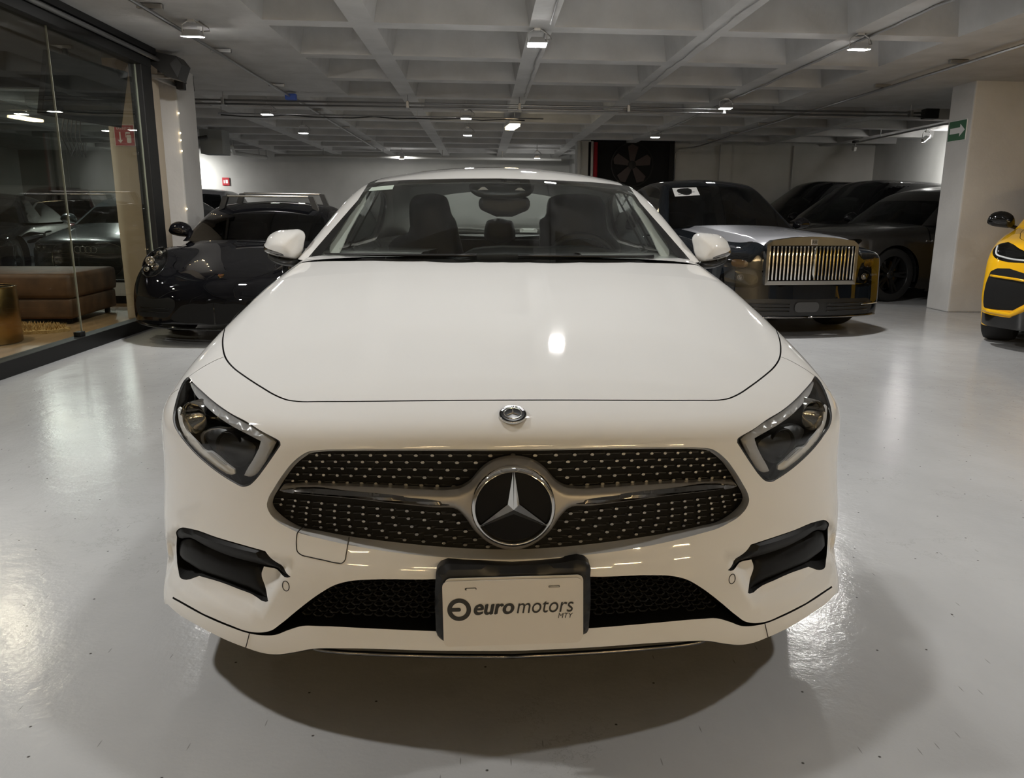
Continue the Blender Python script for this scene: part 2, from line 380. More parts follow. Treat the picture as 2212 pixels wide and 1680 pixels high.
# ================================================================ the hall
SOF = 2.80
M['floor'] = mat('epoxy_floor', (.56, .565, .575), .16, spec=.5)
def floor_nodes(m):
    nt = m.node_tree; b = nt.nodes['Principled BSDF']; L = nt.links.new
    tc = nt.nodes.new('ShaderNodeTexCoord')
    def noise(sc, det, st=(1, 1, 1), ro=.6):
        mp = nt.nodes.new('ShaderNodeMapping'); mp.inputs['Scale'].default_value = st; L(tc.outputs['Object'], mp.inputs[0])
        n = nt.nodes.new('ShaderNodeTexNoise'); n.inputs['Scale'].default_value = sc; n.inputs['Detail'].default_value = det; n.inputs['Roughness'].default_value = ro; L(mp.outputs[0], n.inputs['Vector']); return n.outputs['Fac']
    def ramp(x, a, b_, c0, c1):
        r = nt.nodes.new('ShaderNodeValToRGB'); e = r.color_ramp.elements; e[0].position = a; e[1].position = b_; e[0].color = (*c0, 1); e[1].color = (*c1, 1); L(x, r.inputs[0]); return r.outputs[0]
    def mul(a, c):
        x = nt.nodes.new('ShaderNodeMix'); x.data_type = 'RGBA'; x.blend_type = 'MULTIPLY'; x.inputs[0].default_value = 1; L(a, x.inputs[6]); L(c, x.inputs[7]); return x.outputs[2]
    base = ramp(noise(1.3, 8, (1, .5, 1)), .3, .7, (.52, .525, .535), (.60, .605, .61))
    streak = ramp(noise(2.0, 7, (1.1, .8, 1)), .32, .66, (.93, .93, .925), (1, 1, 1))
    v = nt.nodes.new('ShaderNodeTexVoronoi'); v.voronoi_dimensions = '2D'; v.inputs['Scale'].default_value = 3.6; v.inputs['Randomness'].default_value = 1; L(tc.outputs['Object'], v.inputs['Vector'])
    speck = ramp(v.outputs['Distance'], .009, .014, (.15, .14, .13), (1, 1, 1))
    v2 = nt.nodes.new('ShaderNodeTexVoronoi'); v2.voronoi_dimensions = '2D'; v2.inputs['Scale'].default_value = 3.6; mp = nt.nodes.new('ShaderNodeMapping'); mp.inputs['Scale'].default_value = (3.2, .35, 1); mp.inputs['Rotation'].default_value = (0, 0, .7); L(tc.outputs['Object'], mp.inputs[0]); L(mp.outputs[0], v2.inputs['Vector'])
    speck2 = ramp(v2.outputs['Distance'], .010, .018, (.55, .54, .52), (1, 1, 1))
    # fine scuffs: ridged noise
    sc = noise(2.2, 9, (1, 1, 1), .72); scr = nt.nodes.new('ShaderNodeMath'); scr.operation = 'SUBTRACT'; scr.inputs[1].default_value = .5; L(sc, scr.inputs[0])
    ab = nt.nodes.new('ShaderNodeMath'); ab.operation = 'ABSOLUTE'; L(scr.outputs[0], ab.inputs[0]); crack = ramp(ab.outputs[0], .0, .004, (.66, .65, .63), (1, 1, 1))
    msk = ramp(noise(.9, 2), .52, .62, (0, 0, 0), (1, 1, 1)); mxx = nt.nodes.new('ShaderNodeMix'); mxx.data_type = 'RGBA'; L(msk, mxx.inputs[0]); mxx.inputs[6].default_value = (1, 1, 1, 1); L(crack, mxx.inputs[7])
    L(mul(mul(mul(mul(base, streak), speck), speck2), mxx.outputs[2]), b.inputs['Base Color'])
    rr_ = nt.nodes.new('ShaderNodeMapRange'); rr_.inputs['To Min'].default_value = .10; rr_.inputs['To Max'].default_value = .24; L(noise(4., 6), rr_.inputs[0]); L(rr_.outputs[0], b.inputs['Roughness'])
    n2 = noise(55., 5); n3 = noise(7., 4, (1.2, 1., 1)); ad = nt.nodes.new('ShaderNodeMath'); ad.operation = 'MULTIPLY_ADD'; ad.inputs[1].default_value = .30; L(n2, ad.inputs[0]); L(n3, ad.inputs[2])
    bp = nt.nodes.new('ShaderNodeBump'); bp.inputs['Strength'].default_value = .35; bp.inputs['Distance'].default_value = .006; L(ad.outputs[0], bp.inputs['Height']); L(bp.outputs[0], b.inputs['Normal'])
floor_nodes(M['floor'])
M['ceiling'] = noise_mix(mat('ceiling_concrete', (.6, .6, .6), .85), (.44, .435, .425), (.54, .535, .525), 3., 8, lo=.3, hi=.7, bump=.35, bscale=14)
M['wall'] = noise_mix(mat('wall_plaster', (.6, .6, .58), .85), (.42, .42, .40), (.50, .50, .48), 1.5, 8, lo=.3, hi=.7, bump=.2, bscale=20)
M['column'] = noise_mix(mat('column_paint', (.66, .65, .64), .8), (.60, .59, .575), (.67, .66, .645), 2., 8, bump=.25, bscale=25)
M['grey_col'] = mat('grey_column', (.30, .31, .30), .8)
M['lounge_floor'] = noise_mix(mat('lounge_floor', (.35, .22, .12), .35), (.30, .19, .10), (.42, .27, .15), 2., 6, stretch=(6, .6, 1))
M['lounge_panel'] = mat('lounge_panel', (.50, .42, .32), .7)
M['dark_ceiling'] = mat('dark_ceiling', (.06, .06, .06), .8)
M['frame_black'] = mat('frame_black', (.008, .008, .008), .5, spec=.25)
M['steel'] = mat('galvanised_steel', (.35, .35, .35), .38, metal=1.)
M['alu'] = mat('lamp_aluminium', (.6, .6, .6), .35, metal=.7)
M['cable_grey'] = mat('cable_grey', (.30, .30, .30), .6)
M['cable_black'] = mat('cable_black', (.02, .02, .02), .6)
M['pipe_white'] = mat('pipe_white', (.55, .55, .53), .5)
M['pipe_red'] = mat('pipe_red', (.35, .02, .03), .4)
M['sign_red'] = mat('sign_red', (.42, .02, .03), .5)
M['sign_green'] = mat('sign_green', (.03, .13, .06), .5)
M['blue_tape'] = mat('blue_tape', (.05, .12, .5), .5)
def led(name, col, e):
    m = mat(name, (.8, .8, .8), .3, emit=col, es=e); return m
M['led'] = led('led_white', (1., .985, .96), 1.); M['led_warm'] = led('led_warm', (1., .80, .52), 1.)
M['pane_edge'] = mat('pane_edge', (.30, .31, .25), .25, spec=.8)
X0, X1, Y0, Y1 = -13., 16., -14., 23.6
MB().box((-3.45, Y0, -.1), (X1, 11.0, 0)).box((X0, 11.0, -.1), (X1, Y1, 0)).box((X0, Y0, -.1), (-3.45, 2.0, 0)).build('floor', 'floor', kind='structure')
MB().box((X0, 2.0, -.1), (-3.45, 11.0, 0)).build('floor_lounge', 'lounge_floor', kind='structure')
# ---- waffle ceiling
RX = [-10.35+1.55*k for k in range(6)]+[-1.05, .53, 2.1, 3.43, 4.95, 6.5, 8.05, 9.6, 11.15, 12.7]
RY = [7.52+1.478*k for k in range(-14, 12)]
hw = .11; DEP, TAP = .34, .07
def solid(x0, x1, y0, y1):
    """solid slab heads around the columns: clip a pan, or drop it"""
    yc = (y0+y1)/2; xc = (x0+x1)/2
    for ya, yb in ((5.6, 11.4), (-5.5, .6)):
        if ya < yc < yb:
            if -5.6 < xc < -1.9: return None
            if x0 < -1.9 < x1: x0 = -1.9
            if 4.36 < xc < 8.0: return None
            if x0 < 4.36 < x1: x1 = 4.36
            if -1.9 < xc < -1.05 or True: pass
    return (x0, x1, y0, y1) if x1-x0 > .3 else None
cm = MB(); pans = {}; PANS = []
ceil = empty('ceiling', (0, 0, SOF)); ceil['kind'] = 'structure'
rowsy = [(RY[j]+hw, RY[j+1]-hw) for j in range(len(RY)-1)]
prev = Y0-1
for y0, y1 in rowsy:
    cm.add([(X0-1, prev, 0), (X1+1, prev, 0), (X1+1, y0, 0), (X0-1, y0, 0)], [(3, 2, 1, 0)]); xprev = X0-1
    for i in range(len(RX)-1):
        a, b = RX[i]+hw, RX[i+1]-hw
        r_ = solid(a, b, y0, y1)
        # the narrow pan beside a solid head
        if r_ is None and i == RX.index(-1.05)-1: r_ = (-1.9, b, y0, y1)
        if r_ is None and abs(RX[i]-3.43) < 1e-6: r_ = (a, 4.36, y0, y1)
        if r_ is None: continue
        a, b = r_[0], r_[1]
        cm.add([(xprev, y0, 0), (a, y0, 0), (a, y1, 0), (xprev, y1, 0)], [(3, 2, 1, 0)]); xprev = b
        key = round(b-a, 3)
        if key not in pans:
            w_, d_ = b-a, y1-y0; v = [(0, 0, 0), (w_, 0, 0), (w_, d_, 0), (0, d_, 0), (TAP, TAP, DEP), (w_-TAP, TAP, DEP), (w_-TAP, d_-TAP, DEP), (TAP, d_-TAP, DEP)]
            o = mk('ceiling_pan', v, [(0, 1, 5, 4), (1, 2, 6, 5), (2, 3, 7, 6), (3, 0, 4, 7), (4, 5, 6, 7)], 'ceiling', ceil); pans[key] = o.data
        else: o = bpy.data.objects.new('ceiling_pan', pans[key]); link(o, ceil)
        o.location = (a, y0, 0); PANS.append((a, b, y0, y1))
    cm.add([(xprev, y0, 0), (X1+1, y0, 0), (X1+1, y1, 0), (xprev, y1, 0)], [(3, 2, 1, 0)]); prev = y1
cm.add([(X0-1, prev, 0), (X1+1, prev, 0), (X1+1, Y1+2, 0), (X0-1, Y1+2, 0)], [(3, 2, 1, 0)])
cm.build('rib_soffit', 'ceiling', ceil)
MB().box((X0-1, Y0-1, .42), (X1+1, Y1+2, .5)).build('slab', 'ceiling', ceil)
def ceil_z(x, y): return SOF+DEP if any(a < x < b and c < y < d for a, b, c, d in PANS) else SOF
# ---- walls
MB().box((X0-.2, Y1, 0), (2.55, Y1+.2, 3.3)).build('wall_back', 'wall', kind='structure')
MB().box((2.55, 18.7, 0), (9.3, 18.9, 3.3)).box((2.55, 18.9, 0), (2.75, Y1, 3.3)).build('wall_back_side', 'wall', kind='structure')
MB().box((9.3, 9.0, 0), (9.5, 18.9, 3.3)).build('wall_recess', 'wall', kind='structure')
MB().box((X1, Y0, 0), (X1+.2, 9.0, 3.3)).box((9.3, 8.8, 0), (X1, 9.0, 3.3)).build('wall_right', 'wall', kind='structure')
MB().box((X0-.2, Y0, 0), (X0, Y1, 3.3)).build('wall_left', 'wall', kind='structure')
MB().box((X0, Y0-.2, 0), (X1, Y0, 3.3)).build('wall_front', 'wall', kind='structure')
for x in (5.55, 7.3): MB().box((x, 18.62, 0), (x+.03 if x > 6 else x+.28, 18.7, SOF)).build('trim_1', 'wall', kind='structure')
MB().box((2.15, 18.3, 0), (2.5, 18.7, SOF)).build('wall_pier', 'wall', kind='structure')
def column(x0, x1, y0, y1, m='column', name='column'):
    return MB().bbox((x0, y0, 0), (x1, y1, SOF+.02), .02).build(name, m, kind='structure')
column(5.96, 7.0, 9.62, 10.12); column(-4.0, -3.52, 9.75, 10.35)
column(-6.45, -5.75, 16.4, 16.9, 'grey_col'); column(5.96, 7.0, -3.2, -2.6); column(-4.0, -3.4, -3.4, -2.8)
# white corner strip on the column beside the glass
MB().box((-3.98, 9.72, 0), (-3.86, 9.75, SOF)).build('trim_2', mat('trim_white', (.75, .74, .72), .6), kind='structure')
# ---- glass partition along the lounge
GP = empty('partition_wall', (0, 0, 0)); GP['kind'] = 'structure'
gx = -3.45
MB().bbox((gx-.06, 2.0, 0), (gx+.06, 8.62, .12), .006).build('bottom_track', 'frame_black', GP)
MB().bbox((gx-.07, 2.0, 2.60), (gx+.07, 8.72, 2.74), .006).build('top_track', 'frame_black', GP)
MB().bbox((gx-.07, 8.50, 0), (gx+.06, 8.74, 2.74), .01).build('end_post', 'frame_black', GP)
MB().box((gx-.10, 2.0, 2.74), (gx+.10, 8.8, SOF)).build('header', 'frame_black', GP)
MB().tube([(gx+.10, 2.2, 2.70), (gx+.10, 9.3, 2.70)], .022, 8).build('header_conduit', 'steel', GP, smooth=True)
ys = [2.0, 3.4, 4.55, 5.65, 6.88, 8.5]
for a, b in zip(ys[:-1], ys[1:]):
    pn = MB().box((gx-.006, a+.006, .10), (gx+.006, b-.006, 2.62)).build('pane', 'clear_glass', GP)
    MB().box((gx-.0065, b-.010, .12), (gx+.0065, b-.005, 2.6)).build('pane_edge', 'pane_edge', pn)
    MB().bbox((gx-.03, b-.09, .12), (gx+.03, b-.01, .16), .004).build('pane_clamp', 'frame_black', pn)
# lounge back glazing with white kick board
MB().box((-9.0, 10.36, 0), (-3.55, 10.44, .10)).box((-9.0, 10.36, .26), (-3.55, 10.44, .30)).build('trim_3', 'frame_black', kind='structure')
MB().box((-9.0, 10.35, .10), (-3.95, 10.40, .27)).build('baseboard_back', mat('kick_white', (.6, .63, .66), .5), kind='structure')
GW = empty('window_1'); GW['kind'] = 'structure'
for a, b in ((-9, -7.6), (-7.6, -6.25), (-6.25, -5.15), (-5.15, -4.0)): MB().box((a+.005, 10.395, .3), (b-.005, 10.405, 2.62)).build('pane', 'clear_glass', GW)
MB().box((-9, 10.36, 2.62), (-3.55, 10.44, SOF)).build('trim_4', 'frame_black', kind='structure')
# tan end panel with the extinguisher sign
MB().bbox((-3.95, 8.9, 0), (-3.56, 9.35, SOF), .01).build('wall_end', 'lounge_panel', kind='structure')
MB().box((-9.0, 2.0, 2.72), (gx-.1, 10.3, 2.78)).build('ceiling_lounge', 'dark_ceiling', kind='structure')
MB().box((-9.1, 2.0, 0), (-9.0, 10.4, SOF)).box((-9.0, 1.9, 0), (gx-.1, 2.0, SOF)).build('wall_lounge', 'lounge_panel', kind='structure')
# ---- lamps
def flood(u, v, z, label, e, tilt=0., warm=False, sz=.17, p=None, tx=0.):
    p = at_z(u, v, z) if p is None else p; t = empty('flood_lamp', (float(p[0]), float(p[1]), z), label=label, cat='lamp', group='ceiling flood lamps')
    w_ = sz; d = sz*.78
    Rt = Matrix.Rotation(tilt, 3, 'X') @ Matrix.Rotation(tx, 3, 'Y')
    b = MB(); b.add([tuple(Rt @ Vector(q)) for q in [(-w_/2, -d/2, .004), (w_/2, -d/2, .004), (w_/2, d/2, .004), (-w_/2, d/2, .004), (-w_*.3, -d*.3, .06), (w_*.3, -d*.3, .06), (w_*.3, d*.3, .06), (-w_*.3, d*.3, .06)]], [(4, 5, 6, 7), (0, 1, 5, 4), (1, 2, 6, 5), (2, 3, 7, 6), (3, 0, 4, 7)]); b.build('lamp_housing', 'alu', t)
    lens = MB().add([tuple(Rt @ Vector(q)) for q in [(-w_*.46, -d*.44, 0), (w_*.46, -d*.44, 0), (w_*.46, d*.44, 0), (-w_*.46, d*.44, 0)]], [(0, 3, 2, 1)])
    mm = bpy.data.materials.get('led_%g_%d' % (e, warm)) or led('led_%g_%d' % (e, warm), (1., .80, .50) if warm else (1., .985, .955), e)
    lens.build('lamp_lens', mm, t)
    h = ceil_z(p[0], p[1])-z; hb = min(h, .16)
    MB().tube([(-w_*.52, 0, .03), (-w_*.52, 0, hb*.7), (-w_*.2, 0, hb*.95), (w_*.2, 0, hb*.95), (w_*.52, 0, hb*.7), (w_*.52, 0, .03)], .006, 6).build('bracket', 'alu', t)
    MB().bbox((-.03, -.03, hb*.85), (.03, .03, hb+.01), .004).tube([(0, 0, hb), (0, 0, h+.004)], .01, 6).build('ceiling_mount', 'alu', t)
    MB().tube([(w_*.3, d*.2, .05), (w_*.8, d*.3, .06), (w_*.75, d*.3, hb*.6), (w_*.3, d*.2, hb*.97)], .006, 6).build('cable', 'cable_grey', t, smooth=True)
    return t
E1 = 1000.*LAMP_E
flood(417, 80, 2.66, 'bright flood lamp on the solid ceiling beside the glass partition', E1*.95, .15)
flood(1160, 98, 2.66, 'bright flood lamp with looped cable on the middle ceiling rib above the white car', E1*.75, -.1)
flood(1855, 108, 2.66, 'bright flood lamp on the cabled ceiling rib above the yellow car', E1, .1)
for (u, v), lb, e in [((577, 248), 'small flood lamp hanging under the cable line behind the black coupe', .22), ((655, 288), 'small flood lamp deep in the hall behind the black coupe', .15), ((1007, 257), 'flood lamp on the cable run next to the warm fluorescent fixture', .22), ((1010, 293), 'small flood lamp just behind the warm fluorescent fixture', .15), ((1567, 235), 'flood lamp clipped beside the double conduit above the two-tone car', .45), ((1415, 297), 'small tilted spot lamp near the dark wall fan', .12)]:
    flood(u, v, 2.66, lb, E1*e)
for (u, v), lb, e in [((47, 247), 'flood lamp over the dark cars seen through two panes of lounge glass', .7), ((122, 240), 'flood lamp over the slate saloon beyond the lounge', .7), ((232, 283), 'small flood lamp over the silver utility car beyond the lounge', .6)]: flood(u, v, 2.66, lb, E1*e)
flood(868, 342, 2.56, 'wall-washing spot lamp on the back wall above the roof of the white car', E1*.8, .5, sz=.14)
flood(1160, 340, 2.56, 'wall-washing spot lamp on the back wall near the pale pier', E1*.6, .5, sz=.14)
p_ = at_z(2000, 302, 2.62); flood(2000, 302, 2.60, 'spot lamp washing the white recess wall behind the green arrow sign', E1*2.2, 0., sz=.14, tx=-.75)
flood(0, 0, 2.5, 'spot lamp washing the back wall corner behind the black coupe', E1*1.6, .5, sz=.14, p=np.array([-8.3, 22.8, 2.5]))
# warm fluorescent fixture deep in the hall
def tube_lamp(loc, rz, label, e, warm=(1., .80, .46), L=.62, W=.16, grp='tube light fixtures'):
    t = empty('tube_lamp', loc, rz, label=label, cat='lamp', group=grp)
    MB().bbox((-W/2-.02, -L/2-.02, .03), (W/2+.02, L/2+.02, .09), .01).build('lamp_body', 'alu', t)
    mm = led('tube_%g' % e, warm, e); MB().bbox((-W/2, -L/2, -.01), (W/2, L/2, .03), .012).build('diffuser', mm, t)
    for s_ in (-1, 1): MB().tube([(0, s_*L*.3, .09), (0, s_*L*.3, SOF-loc[2])], .004, 5).build('hanger', 'steel', t)
    return t
q = at_z(1107, 273, 2.62); tube_lamp((float(q[0]), float(q[1]), 2.60), .12, 'warm yellow fluorescent fixture hanging under the ceiling ribs', 22.)

def flood_at(x, y, label, e, sz=.17):
    return flood(0, 0, 2.66, label, e, p=np.array([x, y, 2.66]), sz=sz)
for x, y, lb, e in [(.60, 5.35, 'bright flood lamp straight above the cabin of the white car', .6), (-2.5, 2.2, 'bright flood lamp over the floor near the white car nose, lounge side', 1.), (.15, 2.4, 'bright flood lamp straight above the nose of the white car', .3), (3.42, 2.2, 'bright flood lamp over the floor near the white car nose, yellow car side', 1.)]:
    flood_at(x, y, lb, E1*e*(2.2 if y > 5 else 1.), .115 if y > 5 else .17)
# ================================================================ white saloon (main car)
CLS_LOC = np.array([-.0376*math.cos(YAW)+1.57*math.sin(YAW), .0376*math.sin(YAW)+1.57*math.cos(YAW), 0.])
CLS_RZ = .05573-YAW
_yv = Spl([(.0, .03), (.12, .008), (.19, -.002), (.235, -.006), (.28, -.003), (.36, -.006), (.41, -.002), (.455, .018), (.52, .032), (.58, .037), (.64, .036), (.70, .036), (.9, .04)], .02)
_zc = Spl([(-.2, .62), (0, .705), (.085, .748), (.15, .774), (.3, .808), (.5, .843), (.8, .894), (1.1, .945), (1.45, 1.0), (1.7, 1.02), (2.5, 1.0), (4.0, 1.02), (4.6, 1.03), (5.0, .98)], .012)
_xs = Spl([(-.2, .84), (.0, .878), (.3, .918), (.55, .938), (.9, .942), (2.5, .932), (4.2, .925), (5.0, .85)], .04)
_xi = Spl([(0, .02), (.2, .004), (.35, .0), (.55, 0), (.68, .004), (.80, .018), (.92, .052), (1.05, .10)], .04)
def _bow(x): return .17*x*x+.33*x**4
def cls_low(P):
    x = np.abs(P[:, 0]); y = P[:, 1]; z = P[:, 2]; b = _bow(x); lo = 1-sstep(z, .18, .30)
    front = (_yv(z)+b*(1-.10*lo))-y
    cr = .06*x*x*np.clip(1.3-y, 0, 1.3)
    top = z-(_zc(y-b*.95)-cr)
    side = x-(_xs(y)-_xi(z))
    rear = y-(4.98-.12*x*x-.10*np.clip(z-.6, 0, 1))
    a = smax(front*.93, top*.95, .048); a = smax(a, side, .10-.05*lo); return smax(a, rear, .12)
_ws0, _wsk = 1.47, 1.93
_zr = Spl([(1.4, 1.12), (1.9, 1.30), (2.2, 1.372), (2.5, 1.408), (2.9, 1.432), (3.3, 1.42), (3.8, 1.33), (4.3, 1.17), (4.8, 1.0)], .04)
def cls_gh(P):
    x = np.abs(P[:, 0]); y = P[:, 1]; z = P[:, 2]
    ws = ((_ws0+(z-1.0)*_wsk+.40*x*x)-y)*.46
    roof = z-(_zr(y)-.17*x*x)
    side = (x-(.866-.60*(z-.97)-.35*np.clip(z-1.2, 0, 1)**2+.02*np.sin(np.clip((y-1.6)/2.6, 0, 1)*math.pi)))*.86
    back = (y-(4.62-(z-1.0)*1.9-.3*x*x))*.46
    return smax(smax(smax(ws, roof, .06), side, .05), back, .06)
LOW = Shell(cls_low, CLS_LOC, CLS_RZ); GH = Shell(cls_gh, CLS_LOC, CLS_RZ)
FM = Az((0, 1.25, .50), '-y'); GM = Az((0, 2.85, .95), '+z')
def z26(x, y): return 0
# ---- outlines read off the photograph (its own pixels), half of the car, mirrored afterwards
PX_hood = [(1112, 864), (1000, 864.5), (900, 865.5), (800, 866.5), (700, 867), (640, 866.5), (622, 864), (600, 856), (560, 833), (525, 810), (500, 790), (487, 772), (481.5, 750), (481.5, 730), (486, 710), (500, 685), (517, 664)]
PX_light = [(406, 814), (416, 825), (436, 844), (463, 867.5), (498, 892), (534, 911), (565, 931), (596, 947), (605, 954), (606, 962), (591, 984), (569, 1015), (551.5, 1037), (537, 1049), (523, 1051), (507, 1043.6), (481, 1028), (450, 1005), (419, 977), (394, 948), (379, 926), (374, 911), (375, 886), (379, 869), (388, 840), (398, 821)]
PX_grille = [(1112, 974), (900, 973), (760, 973.5), (697, 975), (671, 979), (654, 989.5), (638.5, 1003), (621, 1026), (603, 1054), (591, 1076), (589, 1085), (593, 1096), (605.6, 1110), (626, 1125), (651, 1137.6), (686.6, 1145), (755, 1158), (838.5, 1169), (940, 1179.5), (1016, 1184.5), (1112, 1187)]
PX_crest = [(1112, 971), (900, 970), (760, 970.5), (694, 972), (664, 976), (646, 986.5), (630.5, 1000), (612, 1023), (593, 1052), (579, 1078), (576.5, 1090), (581, 1105), (598, 1125), (623, 1140), (650, 1152), (688, 1162), (755, 1177), (838.5, 1191), (940, 1202), (1016, 1206.5), (1112, 1209)]
PX_intake = [(380, 1148), (390, 1140), (413, 1142), (468, 1160), (523, 1176), (573, 1190), (589, 1212), (608.6, 1232), (628, 1245.5), (621, 1247.5), (592, 1241), (562, 1236), (557, 1251), (564, 1276), (577.5, 1301), (572, 1304), (523, 1291), (468, 1270), (421, 1256), (395, 1262), (383, 1257), (375, 1240), (372, 1215), (373, 1170)]
PX_recess = [(388, 1135), (372, 1139), (358, 1153), (352, 1175), (350, 1205), (353, 1238), (362, 1268), (385, 1287), (430, 1308), (490, 1328), (540, 1338), (575, 1325), (600, 1290), (640, 1225), (650, 1212), (610, 1203), (560, 1187), (470, 1160)]
PX_low = [(1112, 1240), (1000, 1246), (940, 1250.5), (799, 1251.5), (760, 1254), (724, 1263), (688.5, 1283), (647, 1314), (606, 1347.5), (586.5, 1361), (567, 1365.5), (539, 1364), (495.5, 1349), (440, 1325.5), (374, 1288.5), (372, 1292), (440, 1329.6), (495.5, 1353.5), (539, 1368), (567, 1372), (595, 1371), (622, 1361), (653, 1352), (688.5, 1352), (799, 1357), (940, 1363), (1112, 1366)]
PX_lip = [(1112, 1406), (940, 1405), (744, 1400), (675, 1401), (628, 1409.6), (597.5, 1413), (573, 1411), (531, 1398.5), (482, 1379), (426.5, 1350), (385, 1325.5), (362, 1305)]
def uvc(P, m=FM): return m.to2(P)
def gap_loop(sh, mp, P, w=.0045, f=None):
    N = grad(f or sh.f, P); t = np.gradient(P, axis=0); s_ = np.cross(t, N); s_ /= np.linalg.norm(s_, axis=1)[:, None]+1e-12
    return mp.to2(np.vstack([P+s_*w/2, (P-s_*w/2)[::-1]])), s_, N
def gap_liner(P, s_, N, parent, mir=True, w=.016, d=.007):
    A = P+s_*w/2-N*d; B = P-s_*w/2-N*d; v, f = ring_strip([A, B], False); mb = MB().add(v, f)
    if mir: mb.mirror().build('panel_gap', 'matte_black', parent)
    return mb.build('panel_gap', 'matte_black', parent)
def centred(P):
    """clip an open half outline exactly at the centre plane"""
    P = P[P[:, 0] < -.0015] if len(P) else P; a, b = P[0].copy(), P[-1].copy()
    for q, at in ((a, 0), (b, -1)):
        if abs(q[0]) < .09: q[0] = 0.
    out = [P]
    if abs(P[0, 0]) < .09: out.insert(0, a[None])
    if abs(P[-1, 0]) < .09: out.append(b[None])
    return np.vstack(out)
def hooded(sh, pts, corners=(), n=5, closed=False): return sh.px(crv(pts, closed, n, corners))
CAR = empty('saloon_car', tuple(CLS_LOC), CLS_RZ, label='white four-door coupe saloon with starred round grille emblem and dealer plate', cat='car')
hp = hooded(LOW, PX_hood); hp = hp[hp[:, 0] < .012]
hb = LOW.top(crv([(-.845, .72), (-.852, .95), (-.845, 1.25), (-.80, 1.56)], False, 8))
hb = hb[hb[:, 1] > hp[-1, 1]+.10]; hood_line = np.vstack([hp, hb]); hood_line = crv(hood_line[::3], False, 3)
light = hooded(LOW, PX_light, (7, 9), 4, True); crest = hooded(LOW, PX_crest); crest = centred(crest)
intake = hooded(LOW, PX_intake, (5, 8, 10, 11, 14, 18), 4, True); recess = hooded(LOW, PX_recess, (), 3, True)
lowg = hooded(LOW, PX_low, (0, 13, 14, 15, len(PX_low)-1)); lowg = centred(lowg)
lipb = hooded(LOW, PX_lip); lipb = centred(lipb)
ang = np.linspace(math.radians(207), math.radians(-27), 40)
WHEEL_Y, WHEEL_Z, ARCH = .875, .335, .372
arch = LOW.side([(WHEEL_Y+ARCH*math.cos(a), WHEEL_Z+ARCH*math.sin(a)) for a in ang])
sidef = LOW.side([(.50, .155)])
sill = LOW.side([(1.22, .165), (1.4, .16), (1.6, .16)]); up = LOW.side([(1.6, z) for z in np.linspace(.2, .86, 12)])
rearh = LOW.top([(-.85, 1.6), (-.80, 1.58), (-.7, 1.55), (-.5, 1.505), (-.3, 1.47), (-.1, 1.452), (0, 1.45)])
outer3 = np.vstack([lipb, sidef, arch, sill, up, rearh])
outer = uvc(outer3); outer[0, 0] = 0; outer[-1, 0] = 0
def cap(loop): return loop
lc = uvc(crest); lc[:, 0] = np.minimum(lc[:, 0], 0); lc[0, 0] = .02; lc[-1, 0] = .02
ll = uvc(lowg); ll[0, 0] = .02; ll[-1, 0] = .02
lh = uvc(hood_line); lh = np.vstack([[(.05, lh[0, 1])], lh, uvc(LOW.top([(-.79, 1.64), (-.4, 1.56), (0, 1.54)])), [(.05, 2.6)]])
g_h, s_h, n_h = gap_loop(LOW, FM, hood_line)
seam = np.vstack([hooded(LOW, [(486, 770), (470, 776), (450, 786), (425, 801), (404, 816)])])
g_s, s_s, n_s = gap_loop(LOW, FM, seam, .003)
fside = LOW.side([(.40, .745), (.47, .70), (.52, .63), (.545, .57), (.56, .45)])
seam2 = LOW.side(crv([(.445, .728), (.48, .69), (.52, .63), (.548, .545)], False, 6))
g_t, s_t, n_t = gap_loop(LOW, FM, seam2, .003)
lf = np.vstack([uvc(hood_line)[24:], uvc(LOW.top([(-.8, 1.7)])), [(-2.6, 1.5), (-2.8, -1.2)], uvc(fside[::-1]), uvc(seam[::-1])])
lights, recs = uvc(light), uvc(recess)
def cls_disp(P):
    u = FM.to2(P); d = segdist(u, recs); s_ = np.where(inpoly(u, recs), d, 0.)
    P = P.copy(); P[:, 1] += .030*sstep(s_, .002, .034)
    # raised frame crease round the grille and below the lamps
    return P
loops = [('fender', lf), ('hood', lh), ('light', lights), ('crest', lc), ('intake', uvc(intake)), ('low', ll), ('gap', g_h), ('gap', g_s), ('gap', g_t)]
R = panels(LOW, FM, outer, loops, .017, cls_disp)
def islands(Rg, mn=.002):
    P, T, N = Rg; par = np.arange(len(P))
    for _ in range(400):
        m_ = par[T].min(1); new = par.copy()
        for k in range(3): np.minimum.at(new, T[:, k], m_)
        new = new[new]
        if (new == par).all(): break
        par = new
    out = []
    for r_ in np.unique(par[T[:, 0]]):
        t = T[par[T[:, 0]] == r_]; a = np.linalg.norm(np.cross(P[t[:, 1]]-P[t[:, 0]], P[t[:, 2]]-P[t[:, 0]]), axis=1).sum()/2
        if a < mn: continue
        u, inv = np.unique(t, return_inverse=True); out.append((a, (P[u], inv.reshape(-1, 3), N[u])))
    return [q for a, q in sorted(out, key=lambda z: -z[0])]
isl = islands(both(R[None]))
for k, q in enumerate(isl): put('bumper' if k == 0 else 'front_lip', q, 'white_paint', CAR)
put('hood', both(R['hood']), 'white_paint', CAR)
put('fender', R['fender'], 'white_paint', CAR); put('fender', flip(R['fender']), 'white_paint', CAR)
gap_liner(hood_line, s_h, n_h, CAR); gap_liner(seam, s_s, n_s, CAR); gap_liner(seam2, s_t, n_t, CAR)
def msym(mb, name, m, parent, **k):
    """one mesh holding both halves of a symmetric part"""
    q = mb.mirror(); o = MB().add(mb.v, mb.f).add(q.v, q.f); return o.build(name, m, parent, **k)
def twin(mb, name, m, parent, **k): a = mb.build(name, m, parent, **k); b = mb.mirror().build(name, m, parent, **k); return a, b
